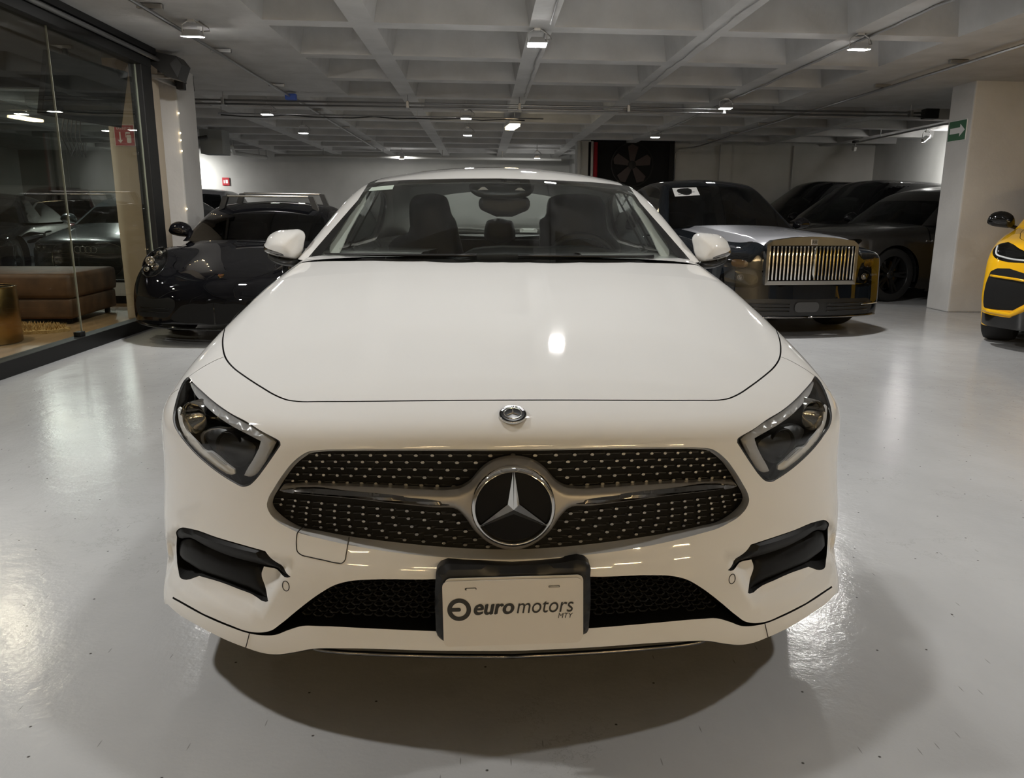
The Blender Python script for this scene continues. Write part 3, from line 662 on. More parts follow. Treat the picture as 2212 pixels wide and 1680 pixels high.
# ---- radiator grille
gsh = .045
gl = LOW.px(crv(PX_grille, False, 5), gsh); gl = centred(gl)
def lopen(P, n):
    t = np.linspace(0, 1, n); s_ = np.concatenate([[0], np.cumsum(np.linalg.norm(np.diff(P, axis=0), axis=1))]); s_ /= s_[-1]
    return np.stack([np.interp(t, s_, P[:, k]) for k in range(3)], 1)
def frame_rings(a, b, n=150):
    """rounded return from the outer crest a to the inner edge b (param matched by pixel order)"""
    A = lopen(a, n); B = lopen(b, n); out = []
    for t in (0, .12, .3, .6, 1): 
        e = 1-(1-t)**1.6; Q = A*(1-t)+B*t; Q[:, 1] = A[:, 1]*(1-e)+B[:, 1]*e-.004*math.sin(math.pi*min(1, t*2.))*(t < .5); out.append(Q)
    return out
crest_d = cls_disp(crest)
v, f_ = ring_strip(frame_rings(crest_d, gl), False); fr = MB().add(v, f_)
msym(fr, 'grille_surround', 'white_paint', CAR, smooth=True)
gy = lambda q: LOW.front(np.clip(q, [-.9, .2], [.9, .95]), dy=gsh+.002)[:, 1]
gmb = pillow(np.vstack([gl+[0, .004, 0], gl[::-1]*[-1, 1, 1]+[0, .004, 0]]), gy, h=0, r=.01, step=.02)
GR = gmb.build('grille', 'matte_black', CAR, smooth=True)
Z1 = lambda q: [(560+.2532*a, 930+.2532*b) for a, b in q]
rows = []
def row(xs, ys): rows.append([(x, np.interp(x, [p[0] for p in ys], [p[1] for p in ys])) for x in xs])
row([495, 605, 718, 832, 952, 1076, 1203, 1338, 1478, 1630, 1793, 1972], [(495, 203), (2172, 208)])
row([437, 545, 654, 768, 884, 1006, 1130, 1260, 1395, 1537, 1688, 1848], [(437, 258), (1848, 267)])
row([383, 491, 600, 712, 829, 947, 1072, 1198, 1329, 1467, 1607, 1758], [(383, 312), (1758, 331)])
row([334, 444, 554, 670, 786, 904, 1026, 1150, 1280, 1412, 1550, 1694], [(334, 367), (1694, 400)])
row([291, 406, 520, 638, 755, 876, 998, 1122, 1253, 1385, 1520, 1660], [(291, 422), (1660, 468)])
row([203, 312, 425, 537, 653, 769, 890, 1010, 1135, 1262, 1395, 1528, 1663], [(203, 578), (653, 625), (1135, 668), (1663, 710)])
row([190, 301, 413, 527, 646, 766, 888, 1014, 1144, 1274, 1410, 1554, 1700], [(190, 622), (646, 678), (1144, 731), (1700, 779)])
row([289, 405, 524, 646, 768, 894, 1027, 1163, 1303, 1448, 1600, 1760], [(175, 660), (646, 735), (1163, 797), (1760, 851)])
row([285, 403, 524, 648, 778, 914, 1052, 1198, 1345, 1503, 1668, 1842], [(285, 728), (648, 791), (1198, 863), (1842, 922)])
row([403, 530, 662, 798, 941, 1088, 1242, 1403, 1576, 1757, 1950], [(403, 794), (798, 863), (1242, 923), (1950, 982)])
hexs = [(math.cos(k*math.pi/3), math.sin(k*math.pi/3)) for k in range(6)]
smb = MB().prism([(.0068*a, .0042*b) for a, b in hexs], 0, -.004, lambda a, b, h: (a, h, b))
smb.v = [(x*(.8 if y < -.003 else 1), y, z*(.8 if y < -.003 else 1)) for x, y, z in smb.v]; smb.f = [tuple(reversed(q)) for q in smb.f]
sme = None; spx = [p for r_ in rows for p in Z1(r_)]; sp = LOW.px(spx, gsh)
# the mesh of thin black links between the studs
lk = MB()
for x, y, z in list(sp)+[(-a, b, c) for a, b, c in sp]:
    sc = .62+.38*np.clip(1-abs(x)/.5, 0, 1)
    if sme is None: o = smb.build('grille_stud', 'stud_metal', GR); sme = o.data
    else: o = bpy.data.objects.new('grille_stud', sme); link(o, GR)
    o.location = (x, y-.002, z); o.scale = (sc, 1, .75+.25*sc)
    dx = .030*sc
    lk.box((x-dx, y+.001, z-.0012), (x+dx, y+.004, z+.0012))
for x in (0.,):
    for vv in (981, 1181.5):
        q = LOW.px([(1109.5, vv)], gsh)[0]; o = bpy.data.objects.new('grille_stud', sme); link(o, GR); o.location = (0, q[1]-.002, q[2])
lk.build('grille_mesh', 'satin_black', GR, kind='stuff')
# emblem surround with wings
PX_wing = [(604, 1059), (609, 1052), (630, 1049), (712, 1049), (813, 1052), (914.5, 1056), (970, 1056), (995.5, 1051.5), (1016, 1039), (1036, 1016), (1056, 1000), (1081.6, 990), (1098, 987.3), (1112, 986.6)]
PX_wing2 = [(1112, 1184), (1085, 1181), (1062, 1172), (1041, 1158), (1023, 1140), (1005.6, 1115), (988, 1098), (940, 1094.6), (864, 1088), (762.6, 1077), (661, 1068), (613, 1063)]
wsh = .022
wt = centred(LOW.px(crv(PX_wing, False, 5), wsh)); wb_ = centred(LOW.px(crv(PX_wing2, False, 5), wsh)); MX = np.array([-1, 1, 1])
wy = lambda q: LOW.front(np.clip(q, [-.9, .2], [.9, .95]), dy=wsh)[:, 1]
wfull = np.vstack([wt, wt[::-1][1:]*MX, wb_[::-1][:-1]*MX, wb_])
def wing_y(q):
    d = np.hypot(q[:, 0], q[:, 1]-EZ); return wy(q)-.012*np.exp(-(d/.16)**2)
ecp = LOW.px([(1109.8, 1095)], wsh-.048)[0]; EZ = ecp[2]
wmb = pillow(wfull, wing_y, h=.016, r=.016, back=.02, step=.008)
wing = wmb.build('emblem_wing', 'satin_silver', CAR, angle=50)
PX_blade = [(606, 1059.5), (648.6, 1055.5), (762.6, 1062), (889, 1072), (945, 1076), (970, 1083), (989, 1095.5), (940, 1094), (864, 1087.5), (762.6, 1076.5), (661, 1067.5), (613, 1062.5)]
bl = LOW.px(crv(PX_blade, True, 4, (0, 6)), wsh-.017)
bmb = pillow(bl, lambda q: LOW.front(np.clip(q, [-.9, .2], [.9, .95]), dy=wsh-.015)[:, 1], h=.008, r=.012, back=.01, step=.008)
for o in twin(bmb, 'wing_blade', 'dark_chrome', CAR, angle=45): pass
M['fin_black'] = mat('fin_black', (.006, .006, .006), .5, spec=.2); M['emblem_black'] = mat('emblem_black', (.003, .003, .003), .25, spec=.15)
EM = empty('star_emblem', (0, ecp[1], EZ), 0, CAR)
rr = .0905
mb = MB().lathe([(rr, .01), (rr, -.004), (rr-.003, -.009), (rr-.008, -.0105), (rr-.011, -.006), (rr-.011, .004)], 72, axis='y'); mb.build('emblem_ring', 'chrome', EM, angle=50)
MB().lathe([(0, -.001), (rr-.010, -.001), (rr-.006, .012)], 64, axis='y').build('emblem_disc', 'emblem_black', EM, angle=40)
st = MB()
for k in range(3):
    a = math.pi/2+k*2*math.pi/3; e = np.array([math.cos(a), math.sin(a)]); n_ = np.array([-e[1], e[0]]); tip = e*(rr-.008); wd = .0155
    bs = [n_*wd*.92+e*.012*0, -n_*wd*.92]; c1 = e*(-.0)+n_*0
    iL = np.array([math.cos(a+math.pi/3), math.sin(a+math.pi/3)])*.0145; iR = np.array([math.cos(a-math.pi/3), math.sin(a-math.pi/3)])*.0145
    P_ = [(0, -.017, 0), (iL[0], -.004, iL[1]), (tip[0]+n_[0]*.0012, -.006, tip[1]+n_[1]*.0012), (tip[0]-n_[0]*.0012, -.006, tip[1]-n_[1]*.0012), (iR[0], -.004, iR[1]), (tip[0], -.009, tip[1])]
    st.add(P_, [(0, 5, 2, 1), (0, 4, 3, 5)])
st.build('emblem_star', 'chrome', EM)
# ---- hood badge
bp = LOW.px([(1109.5, 897)])[0]; nb = grad(cls_low, bp[None])[0]
BD = bpy.data.objects.new('hood_badge', None); link(BD, CAR); BD.location = bp+nb*.002; BD.location.x = 0
BD.rotation_mode = 'QUATERNION'; BD.rotation_quaternion = Vector((0, nb[1], nb[2])).to_track_quat('Z', 'Y')
br = .0300
MB().lathe([(br, -.004), (br, .0015), (br-.0015, .003), (br-.004, .0035), (0, .004)], 48).build('badge_disc', 'emblem_black', BD, smooth=True)
MB().lathe([(br+.0006, -.003), (br+.0006, .002), (br-.0002, .0034), (br-.0014, .002)], 48).build('badge_rim', 'chrome', BD, smooth=True)
MB().lathe([(.0205, .003), (.0205, .0052), (.0190, .0055), (.0180, .003)], 40).build('badge_ring', 'chrome', BD, smooth=True)
sb = MB()
UPB = -1.
for k in range(3):
    a = math.pi/2+k*2*math.pi/3; e = np.array([math.cos(a), math.sin(a)]); n_ = np.array([-e[1], e[0]])
    sb.add([(0, 0, .0075), (*(n_*.0026), .0045), (*(e*.0192), .005), (*(-n_*.0026), .0045)], [(0, 2, 1), (0, 3, 2)])
sbo = sb.build('badge_star', 'rim_silver', BD)
lt_ = MB(); word = 'MERCEDES BENZ'
def glyph(ch):
    cu = bpy.data.curves.new('t', 'FONT'); cu.body = ch; cu.size = 1.; cu.align_x = 'CENTER'; o = bpy.data.objects.new('t', cu); me = o.to_mesh(); v = [tuple(q.co) for q in me.vertices]; f = [tuple(p.vertices) for p in me.polygons]; o.to_mesh_clear(); bpy.data.objects.remove(o); bpy.data.curves.remove(cu); return v, f
for k, ch in enumerate(word):
    if ch == ' ': continue
    v, f = glyph(ch); a = math.radians(66-132*k/(len(word)-1)); ca, sa = math.cos(a), math.sin(a)
    lt_.add([(-sa*.0228+(x*ca-y*sa)*.0062, ca*.0228+(x*sa+y*ca)*.0062, .0049) for x, y, z in v], f)
lt_.build('badge_lettering', 'rim_silver', BD)

# ---- headlamps
def lamp_y(dy): return lambda q: LOW.front(np.clip(q, [-.92, .3], [.92, .93]), dy=dy)[:, 1]
def on(pxl, dy, n=4, corners=(), closed=True): return LOW.px(crv(pxl, closed, n, corners), dy)
P_, T_, N_ = R['light']; Lc = (P_-N_*.003, T_, N_)
for fl in (False, True):
    HL = empty('headlight', (0, 0, 0), 0, CAR); g = (lambda q: q.mirror()) if fl else (lambda q: q)
    put('lens_cover', flip(Lc) if fl else Lc, 'lens', HL)
    l0 = light; cen = light.mean(0); rings = [l0-grad(cls_low, l0)*.0005]
    for k_, (sc, dy) in enumerate([(.985, .015), (.97, .035), (.93, .09)]):
        q = cen+(l0-cen)*sc; q = LOW.px(crv(PX_light, True, 4, (7, 9)), dy) if False else q; q = q+[.25*dy, dy, 0]; rings.append(q)
    v, f_ = ring_strip(rings); hb_ = MB().add(v, f_); n = len(l0); hb_.add(rings[-1], [tuple(range(n))]); g(hb_).build('lamp_housing', 'gloss_black', HL)
    # black rim around the lens
    rim = cen+(l0-cen)*.985; rim = rim+grad(cls_low, rim)*.0
    v, f_ = ring_strip([l0-N_.mean(0)*.001, cen+(l0-cen)*.965-N_.mean(0)*.002]); g(MB().add(v, f_)).build('lens_edge', 'satin_black', HL)
    PX_drl = [(411, 828), (428, 842), (460, 871), (500, 897), (540, 919), (590, 949), (596, 956), (585, 978), (566, 1008), (551, 1026), (541, 1030), (527, 1027), (531, 1018), (548, 990), (562, 958), (563, 953), (530, 936), (500, 920), (466, 897), (438, 871), (420, 850)]
    mb = pillow(on(PX_drl, .016, 3, (6, 11, 15)), lamp_y(.018), h=.008, r=.007, back=.008, step=.009); g(mb).build('daytime_light_bar', 'drl_dim', HL, angle=50)
    PX_drl2 = [(386, 880), (391, 884), (394, 910), (404, 932), (428, 958), (445, 975), (456, 976), (464, 981), (490, 1003), (506, 1015), (507, 1024), (500, 1026), (470, 1011), (440, 988), (412, 961), (393, 932), (385, 905)]
    mb = pillow(on(PX_drl2, .014, 3, (9, 10)), lamp_y(.016), h=.006, r=.006, back=.008, step=.009); g(mb).build('lower_light_strip', 'drl', HL, angle=50)
    for (pu, pv, r_, m_) in ((503, 962, .034, 'gloss_black'), (427, 900, .036, 'lamp_chrome')):
        c = LOW.px([(pu, pv)], .055)[0]; Rm = Matrix.Rotation(-.35, 3, 'Z')
        mb = MB().lathe([(r_*1.12, .03), (r_*1.12, -.012), (r_*1.05, -.016), (r_*.98, -.01), (r_*.95, .0)], 36, tuple(c), 'y', R=Rm)
        g(mb).build('projector_ring', 'dark_chrome' if m_ == 'gloss_black' else 'lamp_chrome', HL, angle=45)
        prof = [(r_*.96*math.sin(t), -.012*math.cos(t)+.004) for t in np.linspace(0, math.pi/2, 10)] if m_ == 'gloss_black' else [(r_*.95*t, .026*(1-t*t)) for t in np.linspace(0, 1, 10)]
        g(MB().lathe(prof, 36, tuple(c), 'y', R=Rm)).build('projector_lens', m_, HL, smooth=True)
    sh_ = pillow(on([(440, 935), (470, 925), (520, 945), (552, 965), (530, 1005), (515, 1010), (480, 988), (452, 962)], .05, 3), lamp_y(.052), h=.012, r=.03, back=.02, step=.015)
    g(sh_).build('lamp_shroud', 'satin_black', HL, smooth=True)
    tx = pillow(on([(447, 977), (456, 977), (490, 1005), (484, 1005)], .006, 1), lamp_y(.006), h=.001, r=.004, back=.002, step=.01); g(tx).build('lamp_print', 'drl_dim', HL)
# ---- side intakes
def box_back(loop, dy, sc, name, m, parent):
    c = loop.mean(0); rings = [loop, c+(loop-c)*(1-(1-sc)*.4)+[0, dy*.4, 0], c+(loop-c)*sc+[0, dy, 0]]; v, f_ = ring_strip(rings); mb = MB().add(v, f_); mb.add(rings[-1], [tuple(range(len(loop)))]); return mb
int_d = cls_disp(intake)
mb = box_back(int_d, .14, .9, 'x', None, None); twin(mb, 'air_intake', 'matte_black', CAR)
recy = lambda dy: (lambda q: cls_disp(LOW.front(np.clip(q, [-.92, .15], [.92, .9])))[:, 1]+dy)
def finl(pxl, corners=()): 
    q = LOW.px(crv(pxl, True, 3, corners)); return q
PX_f1 = [(374, 1160), (380, 1150), (391, 1142), (413, 1144), (468, 1162), (523, 1178), (571, 1192), (588, 1213), (607, 1232), (626, 1245), (592, 1240), (540, 1229), (480, 1212), (430, 1190), (398, 1173), (376, 1173)]
PX_f2 = [(375, 1186), (392, 1180), (430, 1198), (480, 1217), (530, 1229), (560, 1237), (556, 1251), (563, 1276), (576, 1301), (572, 1303), (523, 1290), (468, 1269), (421, 1251), (394, 1234), (378, 1222)]
for pxs, dy, co in ((PX_f1, .004, (6, 9)), (PX_f2, .016, (5, 8))):
    q = finl(pxs, co); mb = pillow(q, recy(dy), h=.014, r=.03, back=.05, step=.012); twin(mb, 'intake_fin', 'fin_black', CAR, angle=40)
# parking sensors (round plugs with a fine dark joint) and tow-eye cover outline
for pu, pv in ((617.4, 1265.6),):
    c = cls_disp(LOW.px([(pu, pv)]))[0]; nn = grad(cls_low, c[None])[0]
    ringp = [tuple(c+np.array([math.cos(a)*.0082, 0, math.sin(a)*.0118])) for a in np.linspace(0, 2*math.pi, 28)[:-1]]
    ringp = [tuple(p) for p in LOW.front([(p[0], p[2]) for p in ringp])]; ringp = cls_disp(np.array(ringp))
    twin(tube_loop(ringp, .0011, 6), 'parking_sensor', 'satin_black', CAR)
tow = LOW.px(crv([(653, 1139), (643, 1150), (640.5, 1165), (640.5, 1180), (642.5, 1191), (650, 1198), (668, 1203), (700, 1210), (728, 1216), (738, 1216.5), (744.5, 1211), (748, 1196), (751, 1178), (754, 1160)], False, 5, (0,)))
MB().tube([tuple(p) for p in tow+[0, .0004, 0]], .0014, 6).build('tow_cover_joint', 'satin_black', CAR)
# ---- lower grille
lg = lowg.copy(); lg[:, 0] = np.minimum(lg[:, 0], 0)
q = box_back(np.vstack([lg, lg[::-1]*[-1, 1, 1]]), .10, .98, '', None, None); LGR = q.build('lower_grille', 'matte_black', CAR)
hx = MB(); Lp = lg[:, [0, 2]]
full = np.vstack([Lp, Lp[::-1]*[-1, 1]])
cells = np.array([((i+(.5 if j % 2 else 0))*.026, .262+j*.0125) for j in range(14) for i in range(-26, 27)])
cells = cells[(np.abs(cells[:, 0]) > .175) & inpoly(cells, full)]; cells = cells[segdist(cells, full) > .012]
for x, y, z in LOW.front(cells, dy=.028):
    hh = [(.0125*a, .0072*b) for a, b in hexs]; h2 = [(a*.78, b*.70) for a, b in hh]
    v = [(x+a, y, z+b) for a, b in hh]+[(x+a, y+.002, z+b) for a, b in h2]+[(x+a, y+.016, z+b) for a, b in h2]
    hx.add(v, [(k, (k+1) % 6, 6+(k+1) % 6, 6+k) for k in range(6)]+[(6+k, 6+(k+1) % 6, 12+(k+1) % 6, 12+k) for k in range(6)])
hx.build('honeycomb_mesh', 'satin_black', LGR, kind='stuff')
# chrome blade under the lip and underside
cs = LOW.px(crv([(1109, 1420), (940, 1418.5), (800, 1414), (730, 1410), (690, 1405), (672, 1401)], False, 6), .01)
mb = MB()
for s_ in (1, -1): mb.tube([(p[0]*s_, p[1]+.008, p[2]-.002) for p in cs], [.0055]*(len(cs)-5)+[.005, .0045, .004, .003, .0015], 8)
mb.build('lip_blade', 'dark_chrome', CAR, smooth=True)
lb = np.vstack([lipb, sidef]); rim0 = np.vstack([lb, lb[::-1]*[-1, 1, 1]]); cc = np.array([0, 1.3, .15])
v, f_ = ring_strip([rim0, rim0*[.995, 1, 1]+[0, .006, -.005], rim0*[.9, 1, 1]+[0, .09, -.004], rim0*[.7, 1, 1]+[0, .3, .0]], False); MB().add(v, f_).build('lip_underside', 'satin_black', CAR, smooth=True)
MB().box((-.52, .30, .165), (.52, 4.8, .24)).box((-.86, 1.3, .16), (.86, 3.4, .22)).build('underbody', 'matte_black', CAR)
# lip joint lines
for pa in ([(538.8, 1368), (535, 1383), (531, 1398)],):
    q = LOW.px(crv(pa, False, 4)); twin(MB().tube([tuple(p) for p in q], .0012, 6), 'lip_joint', 'satin_black', CAR)
# ---- licence plate and holder

def txt(body, w_, h_, parent, m, loc, rot=(math.pi/2, 0, 0), shear=0., bold=0., name='lettering', ref=None, depth=.0004):
    """flat lettering as a mesh, scaled to w_ x h_ (h_ measured on ref)"""
    def geo(t):
        cu = bpy.data.curves.new('t', 'FONT'); cu.body = t; cu.size = 1.; cu.shear = shear; cu.extrude = 0; o = bpy.data.objects.new('t', cu)
        me = o.to_mesh(); v = np.array([tuple(q.co) for q in me.vertices]); f = [tuple(p.vertices) for p in me.polygons]; o.to_mesh_clear(); bpy.data.objects.remove(o); bpy.data.curves.remove(cu); return v, f
    v, f = geo(body); vr = geo(ref or body)[0]; hh = vr[:, 1].max()-max(0, vr[:, 1].min()); x0 = v[:, 0].min(); ww = v[:, 0].max()-x0
    q = MB()
    for k, dx in enumerate((0, bold, -bold) if bold else (0,)):
        q.add(np.stack([(v[:, 0]-x0)*w_/ww+dx, v[:, 1]*h_/hh, 0*v[:, 0]+k*.00005], 1), f)
        if bold: q.add(np.stack([(v[:, 0]-x0)*w_/ww+dx*.5, v[:, 1]*h_/hh+dx*.6, 0*v[:, 0]+k*.00005+.00002], 1), f)
    o = q.build(name, m, parent); o.location = loc; o.rotation_euler = rot; return o
def rrect(w_, h_, r, n=6, cx=0, cz=0):
    out = []
    for sx, sz, a0 in ((1, 1, 0), (-1, 1, 90), (-1, -1, 180), (1, -1, 270)):
        for k in range(n+1): a = math.radians(a0+90*k/n); out.append((cx+sx*(w_/2-r)+r*math.cos(a), cz+sz*(h_/2-r)+r*math.sin(a)))
    return out
yfn = lambda a, b, h: (a, h, b)
def plate_mb(poly, y0, y1): q = MB().prism(poly, y0, y1, yfn); return q
# black holder moulded into the bumper
fr_px = [(943, 1232), (952, 1222), (1000, 1219), (1106, 1222), (1210, 1216), (1265, 1212), (1274, 1220), (1275, 1245), (1273, 1340), (1268, 1366), (1255, 1372), (1106, 1376), (1000, 1380), (958, 1384), (945, 1372), (941, 1340), (941, 1250)]
fl_ = LOW.plane(crv(fr_px, True, 3), -.012)
hm = pillow(fl_, lambda q: np.full(len(q), -.012), h=.012, r=.012, back=.03, step=.012); hm.build('plate_holder', 'satin_black', CAR, angle=40)
PL = bpy.data.objects.new('licence_plate', None); link(PL, CAR); PL.location = (-.002, -.040, .342); PL.rotation_euler = (math.radians(-4), math.radians(-.9), 0)
plate_mb(rrect(.300, .148, .013), 0, .0016).build('plate_panel', 'plate_white', PL)
MBb = plate_mb(rrect(.298, .150, .013, cx=.004, cz=.004), .004, .0056); MBb.build('rear_plate', 'plate_white', PL)
for sx in (-1, 1): plate_mb(rrect(.025, .0055, .0026, cx=sx*.0895, cz=.056), -.0005, .001).build('plate_slot', 'dark_chrome' if sx > 0 else 'print_black', PL)
for sx in (-1, 1): plate_mb(rrect(.020, .004, .002, cx=sx*.0895+.001, cz=.0552), -.0009, .001).build('plate_screw', 'plate_white' if sx < 0 else 'satin_silver', PL)
# printed roundel: ring with a bar
lg_ = MB(); cxl, czl = -.115, .010; n = 48
ro, ri = .0255, .0158
for k in range(n):
    a0, a1 = 2*math.pi*k/n, 2*math.pi*(k+1)/n; v = [(cxl+r_*math.cos(a), -.0006, czl+r_*math.sin(a)) for a, r_ in ((a0, ro), (a1, ro), (a1, ri), (a0, ri))]; lg_.add(v, [(3, 2, 1, 0)])
bar = [(-.020, -.0042), (.0005, -.0042), (.0028, -.003), (.0038, 0), (.0028, .003), (.0005, .0042), (-.020, .0042)]
lg_.add([(cxl+a, -.0007, czl+b) for a, b in bar], [tuple(range(7))])
lg_.build('plate_roundel', 'print_black', PL)
txt('euro', .0845, .0225, PL, 'print_black', (-.0825, -.0012, -.0020), shear=.22, bold=.0016)
txt('motors', .1230, .0225, PL, 'print_black', (.0085, -.0012, -.0020), shear=.22, ref='o')
txt('MTY', .0330, .0112, PL, 'print_black', (.0975, -.0012, -.0160), shear=.22)
# ---- greenhouse
gz = 1.545; aa = np.linspace(-math.pi/2, math.pi/2, 90)
gout = np.stack([-np.cos(aa)*gz, np.sin(aa)*gz], 1); gout[0, 0] = gout[-1, 0] = 0
Z6 = lambda q: [(640+.3978*a, 340+.3978*b) for a, b in q]
hd = GH.px(crv(Z6([(1125, 114), (900, 115), (700, 119), (600, 122), (500, 129), (393, 140)]), False, 5)); hd = hd[hd[:, 0] < .01]
edgeB = GH.px(crv(Z6([(393, 140), (345, 215), (270, 340), (180, 470), (112, 560)]), False, 5))
edgeA = GH.px(crv(Z6([(492, 78), (400, 163), (250, 328), (120, 478), (62, 545)]), False, 5))
uh, uB, uA = (GM.to2(q) for q in (hd, edgeB, edgeA))
lw = np.vstack([[(.05, uh[0, 1])], uh, uB[1:], [(uB[-1, 0]*1.04, uB[-1, 1]*1.04-.12), (.05, -1.8)]])
lt = np.vstack([uA, [(uA[-1]+[-.02, -.12])], [(uB[-1]+[0, -.12])], uB[::-1]])
def gside(pts, corners=(), n=5): return GM.to2(GH.side(crv(pts, True, n, corners)))
lw1 = gside([(2.02, 1.03), (2.40, 1.262), (2.7, 1.305), (2.93, 1.31), (2.96, 1.0), (2.5, .99), (2.0, .99)], (0, 3, 4, 6))
lw2 = gside([(3.0, 1.31), (3.3, 1.285), (3.6, 1.22), (3.9, 1.09), (3.93, 1.04), (3.7, 1.0), (3.03, 1.0)], (0, 3, 6))
lsun = GM.to2(GH.top(crv([(0.02, 2.52), (-.36, 2.54), (-.44, 2.60), (-.45, 3.1), (.02, 3.1)], True, 4, (0, 3, 4)))); lsun[0, 0] = .04; lsun[-1, 0] = .04
lrw = GM.to2(GH.top([(.02, 3.72), (-.5, 3.78), (-.62, 4.15), (-.66, 4.45), (.02, 4.55)])); lrw[0, 0] = lrw[-1, 0] = .05
RG = panels(GH, GM, gout, [('trim', lt), ('windshield', lw), ('front_window', lw1), ('rear_side_window', lw2), ('sunroof', lsun), ('rear_window', lrw)], .022)
put('roof', both(RG[None]), 'white_paint', CAR); put('windshield', both(RG['windshield']), 'windshield', CAR)
put('rear_window', both(RG['rear_window']), 'windshield', CAR); put('sunroof', both(RG['sunroof']), 'gloss_black', CAR)
for n_, m_ in (('trim', 'gloss_black'), ('front_window', 'dark_glass'), ('rear_side_window', 'dark_glass')):
    if n_ in RG:
        big = islands(RG[n_])[0]
        for q in (big, flip(big)): put({'trim': 'pillar_trim'}.get(n_, n_), q, m_, CAR)
# ---- sides and rear
CM = Cyl(.5); rect = lambda y0, y1, a0, a1: np.array([(y0, a0), (y1, a0), (y1, a1), (y0, a1)])
RM_ = panels(LOW, CM, rect(1.6, 3.3, -.375, 1.0), [('gap', rect(1.70, 2.945, -.30, .56)), ('front_door', rect(1.705, 2.94, -.295, .555)), ('gap', rect(2.945, 3.4, -.30, .56)), ('rear_door', rect(2.95, 3.4, -.295, .555))], .04)
for n_ in ('front_door', 'rear_door', None):
    for q in (RM_[n_], flip(RM_[n_])): put(n_ or 'side_panel', q, 'white_paint', CAR)
BM_ = Az((0, 3.5, .5), '+y')
ang2 = np.linspace(math.radians(-27), math.radians(207), 30)
out_r = np.vstack([LOW.front([(0, .2)])*0+[0, 4.93, .22], LOW.side([(4.4, .17)]), LOW.side([(3.814+.372*math.cos(a), .335+.372*math.sin(a)) for a in ang2]), LOW.side([(3.3, .17)]), LOW.side([(3.3, z) for z in np.linspace(.2, .95, 10)]), LOW.top([(-.7, 3.3), (-.4, 3.5), (0, 3.5)])])
uo = BM_.to2(out_r); uo[0, 0] = uo[-1, 0] = 0
tl = BM_.to2(np.array([(-.25, 4.9, .84), (-.8, 4.8, .82), (-.88, 4.6, .80), (-.88, 4.6, .72), (-.8, 4.8, .74), (-.25, 4.9, .78)]))
RB = panels(LOW, BM_, uo, [('tail_light', tl)], .05); put('rear_body', both(RB[None]), 'white_paint', CAR)
for q in (RB['tail_light'], flip(RB['tail_light'])): put('tail_light', q, 'red_paint', CAR)
# ---- wheels
def wheel(parent, x, y, r=.335, w_=.245, rim='rim_silver', spokes=5, name='wheel', sgn=1, z=None, tw=.5):
    W = bpy.data.objects.new(name, None); link(W, parent); W.location = (x, y, z or r); rr = r*.70
    MB().lathe([(rr, -w_*.46), (r*.86, -w_*.5), (r*.965, -w_*.44), (r, -w_*.30), (r, w_*.30), (r*.965, w_*.44), (r*.86, w_*.5), (rr, w_*.46)], 44, axis='x').build('tyre', 'rubber', W, angle=35)
    b = MB().lathe([(rr, -w_*.46), (rr*.97, -w_*.42), (rr*.94, 0), (rr*.97, w_*.42), (rr, w_*.46), (rr*1.02, w_*.44), (rr*1.02, -w_*.44)], 40, axis='x', close=True)
    for k in range(spokes):
        for dd in (-tw*.28, tw*.28):
            a = 2*math.pi*k/spokes; p0 = (.05*math.cos(a+dd*.4), .05*math.sin(a+dd*.4)); p1 = (rr*.97*math.cos(a+dd), rr*.97*math.sin(a+dd)); t = np.array([p1[0]-p0[0], p1[1]-p0[1]]); t /= np.linalg.norm(t); n_ = np.array([-t[1], t[0]])
            v = []
            for p, ww, xo in ((p0, .020, .30), (p1, .013, .40)):
                for s2, dx in ((-1, 0), (1, 0), (1, -.03), (-1, -.03)): v.append((sgn*(w_*xo+dx), p[0]+n_[0]*ww*s2, p[1]+n_[1]*ww*s2))
            b.add(v, [(0, 1, 5, 4), (1, 2, 6, 5), (2, 3, 7, 6), (3, 0, 4, 7)])
    b.build('rim', rim, W, angle=35)
    MB().lathe([(0, sgn*w_*.36), (.05, sgn*w_*.34), (.065, sgn*w_*.28), (.065, 0)], 24, axis='x').build('hub', rim, W, smooth=True)
    MB().lathe([(0, -.012), (rr*.74, -.012), (rr*.74, .012), (0, .012)], 32, axis='x').build('brake_disc', 'dark_chrome', W, angle=35)
    return W
for yy in (WHEEL_Y, 3.814):
    for sg in (-1, 1): wheel(CAR, sg*.80, yy, sgn=sg)
    for sg in (-1, 1):
        # wheel-well liner
        q = MB(); A_ = [(sg*.52, yy+.385*math.cos(a), .335+.385*math.sin(a)) for a in np.linspace(math.pi*1.1, -.1*math.pi, 20)]; B_ = [(sg*.915, p[1], p[2]) for p in A_]
        v, f_ = ring_strip([np.array(A_), np.array(B_)], False); q.add(v, f_); q.add(A_, [tuple(range(20))]); q.build('wheel_liner', 'matte_black', CAR)
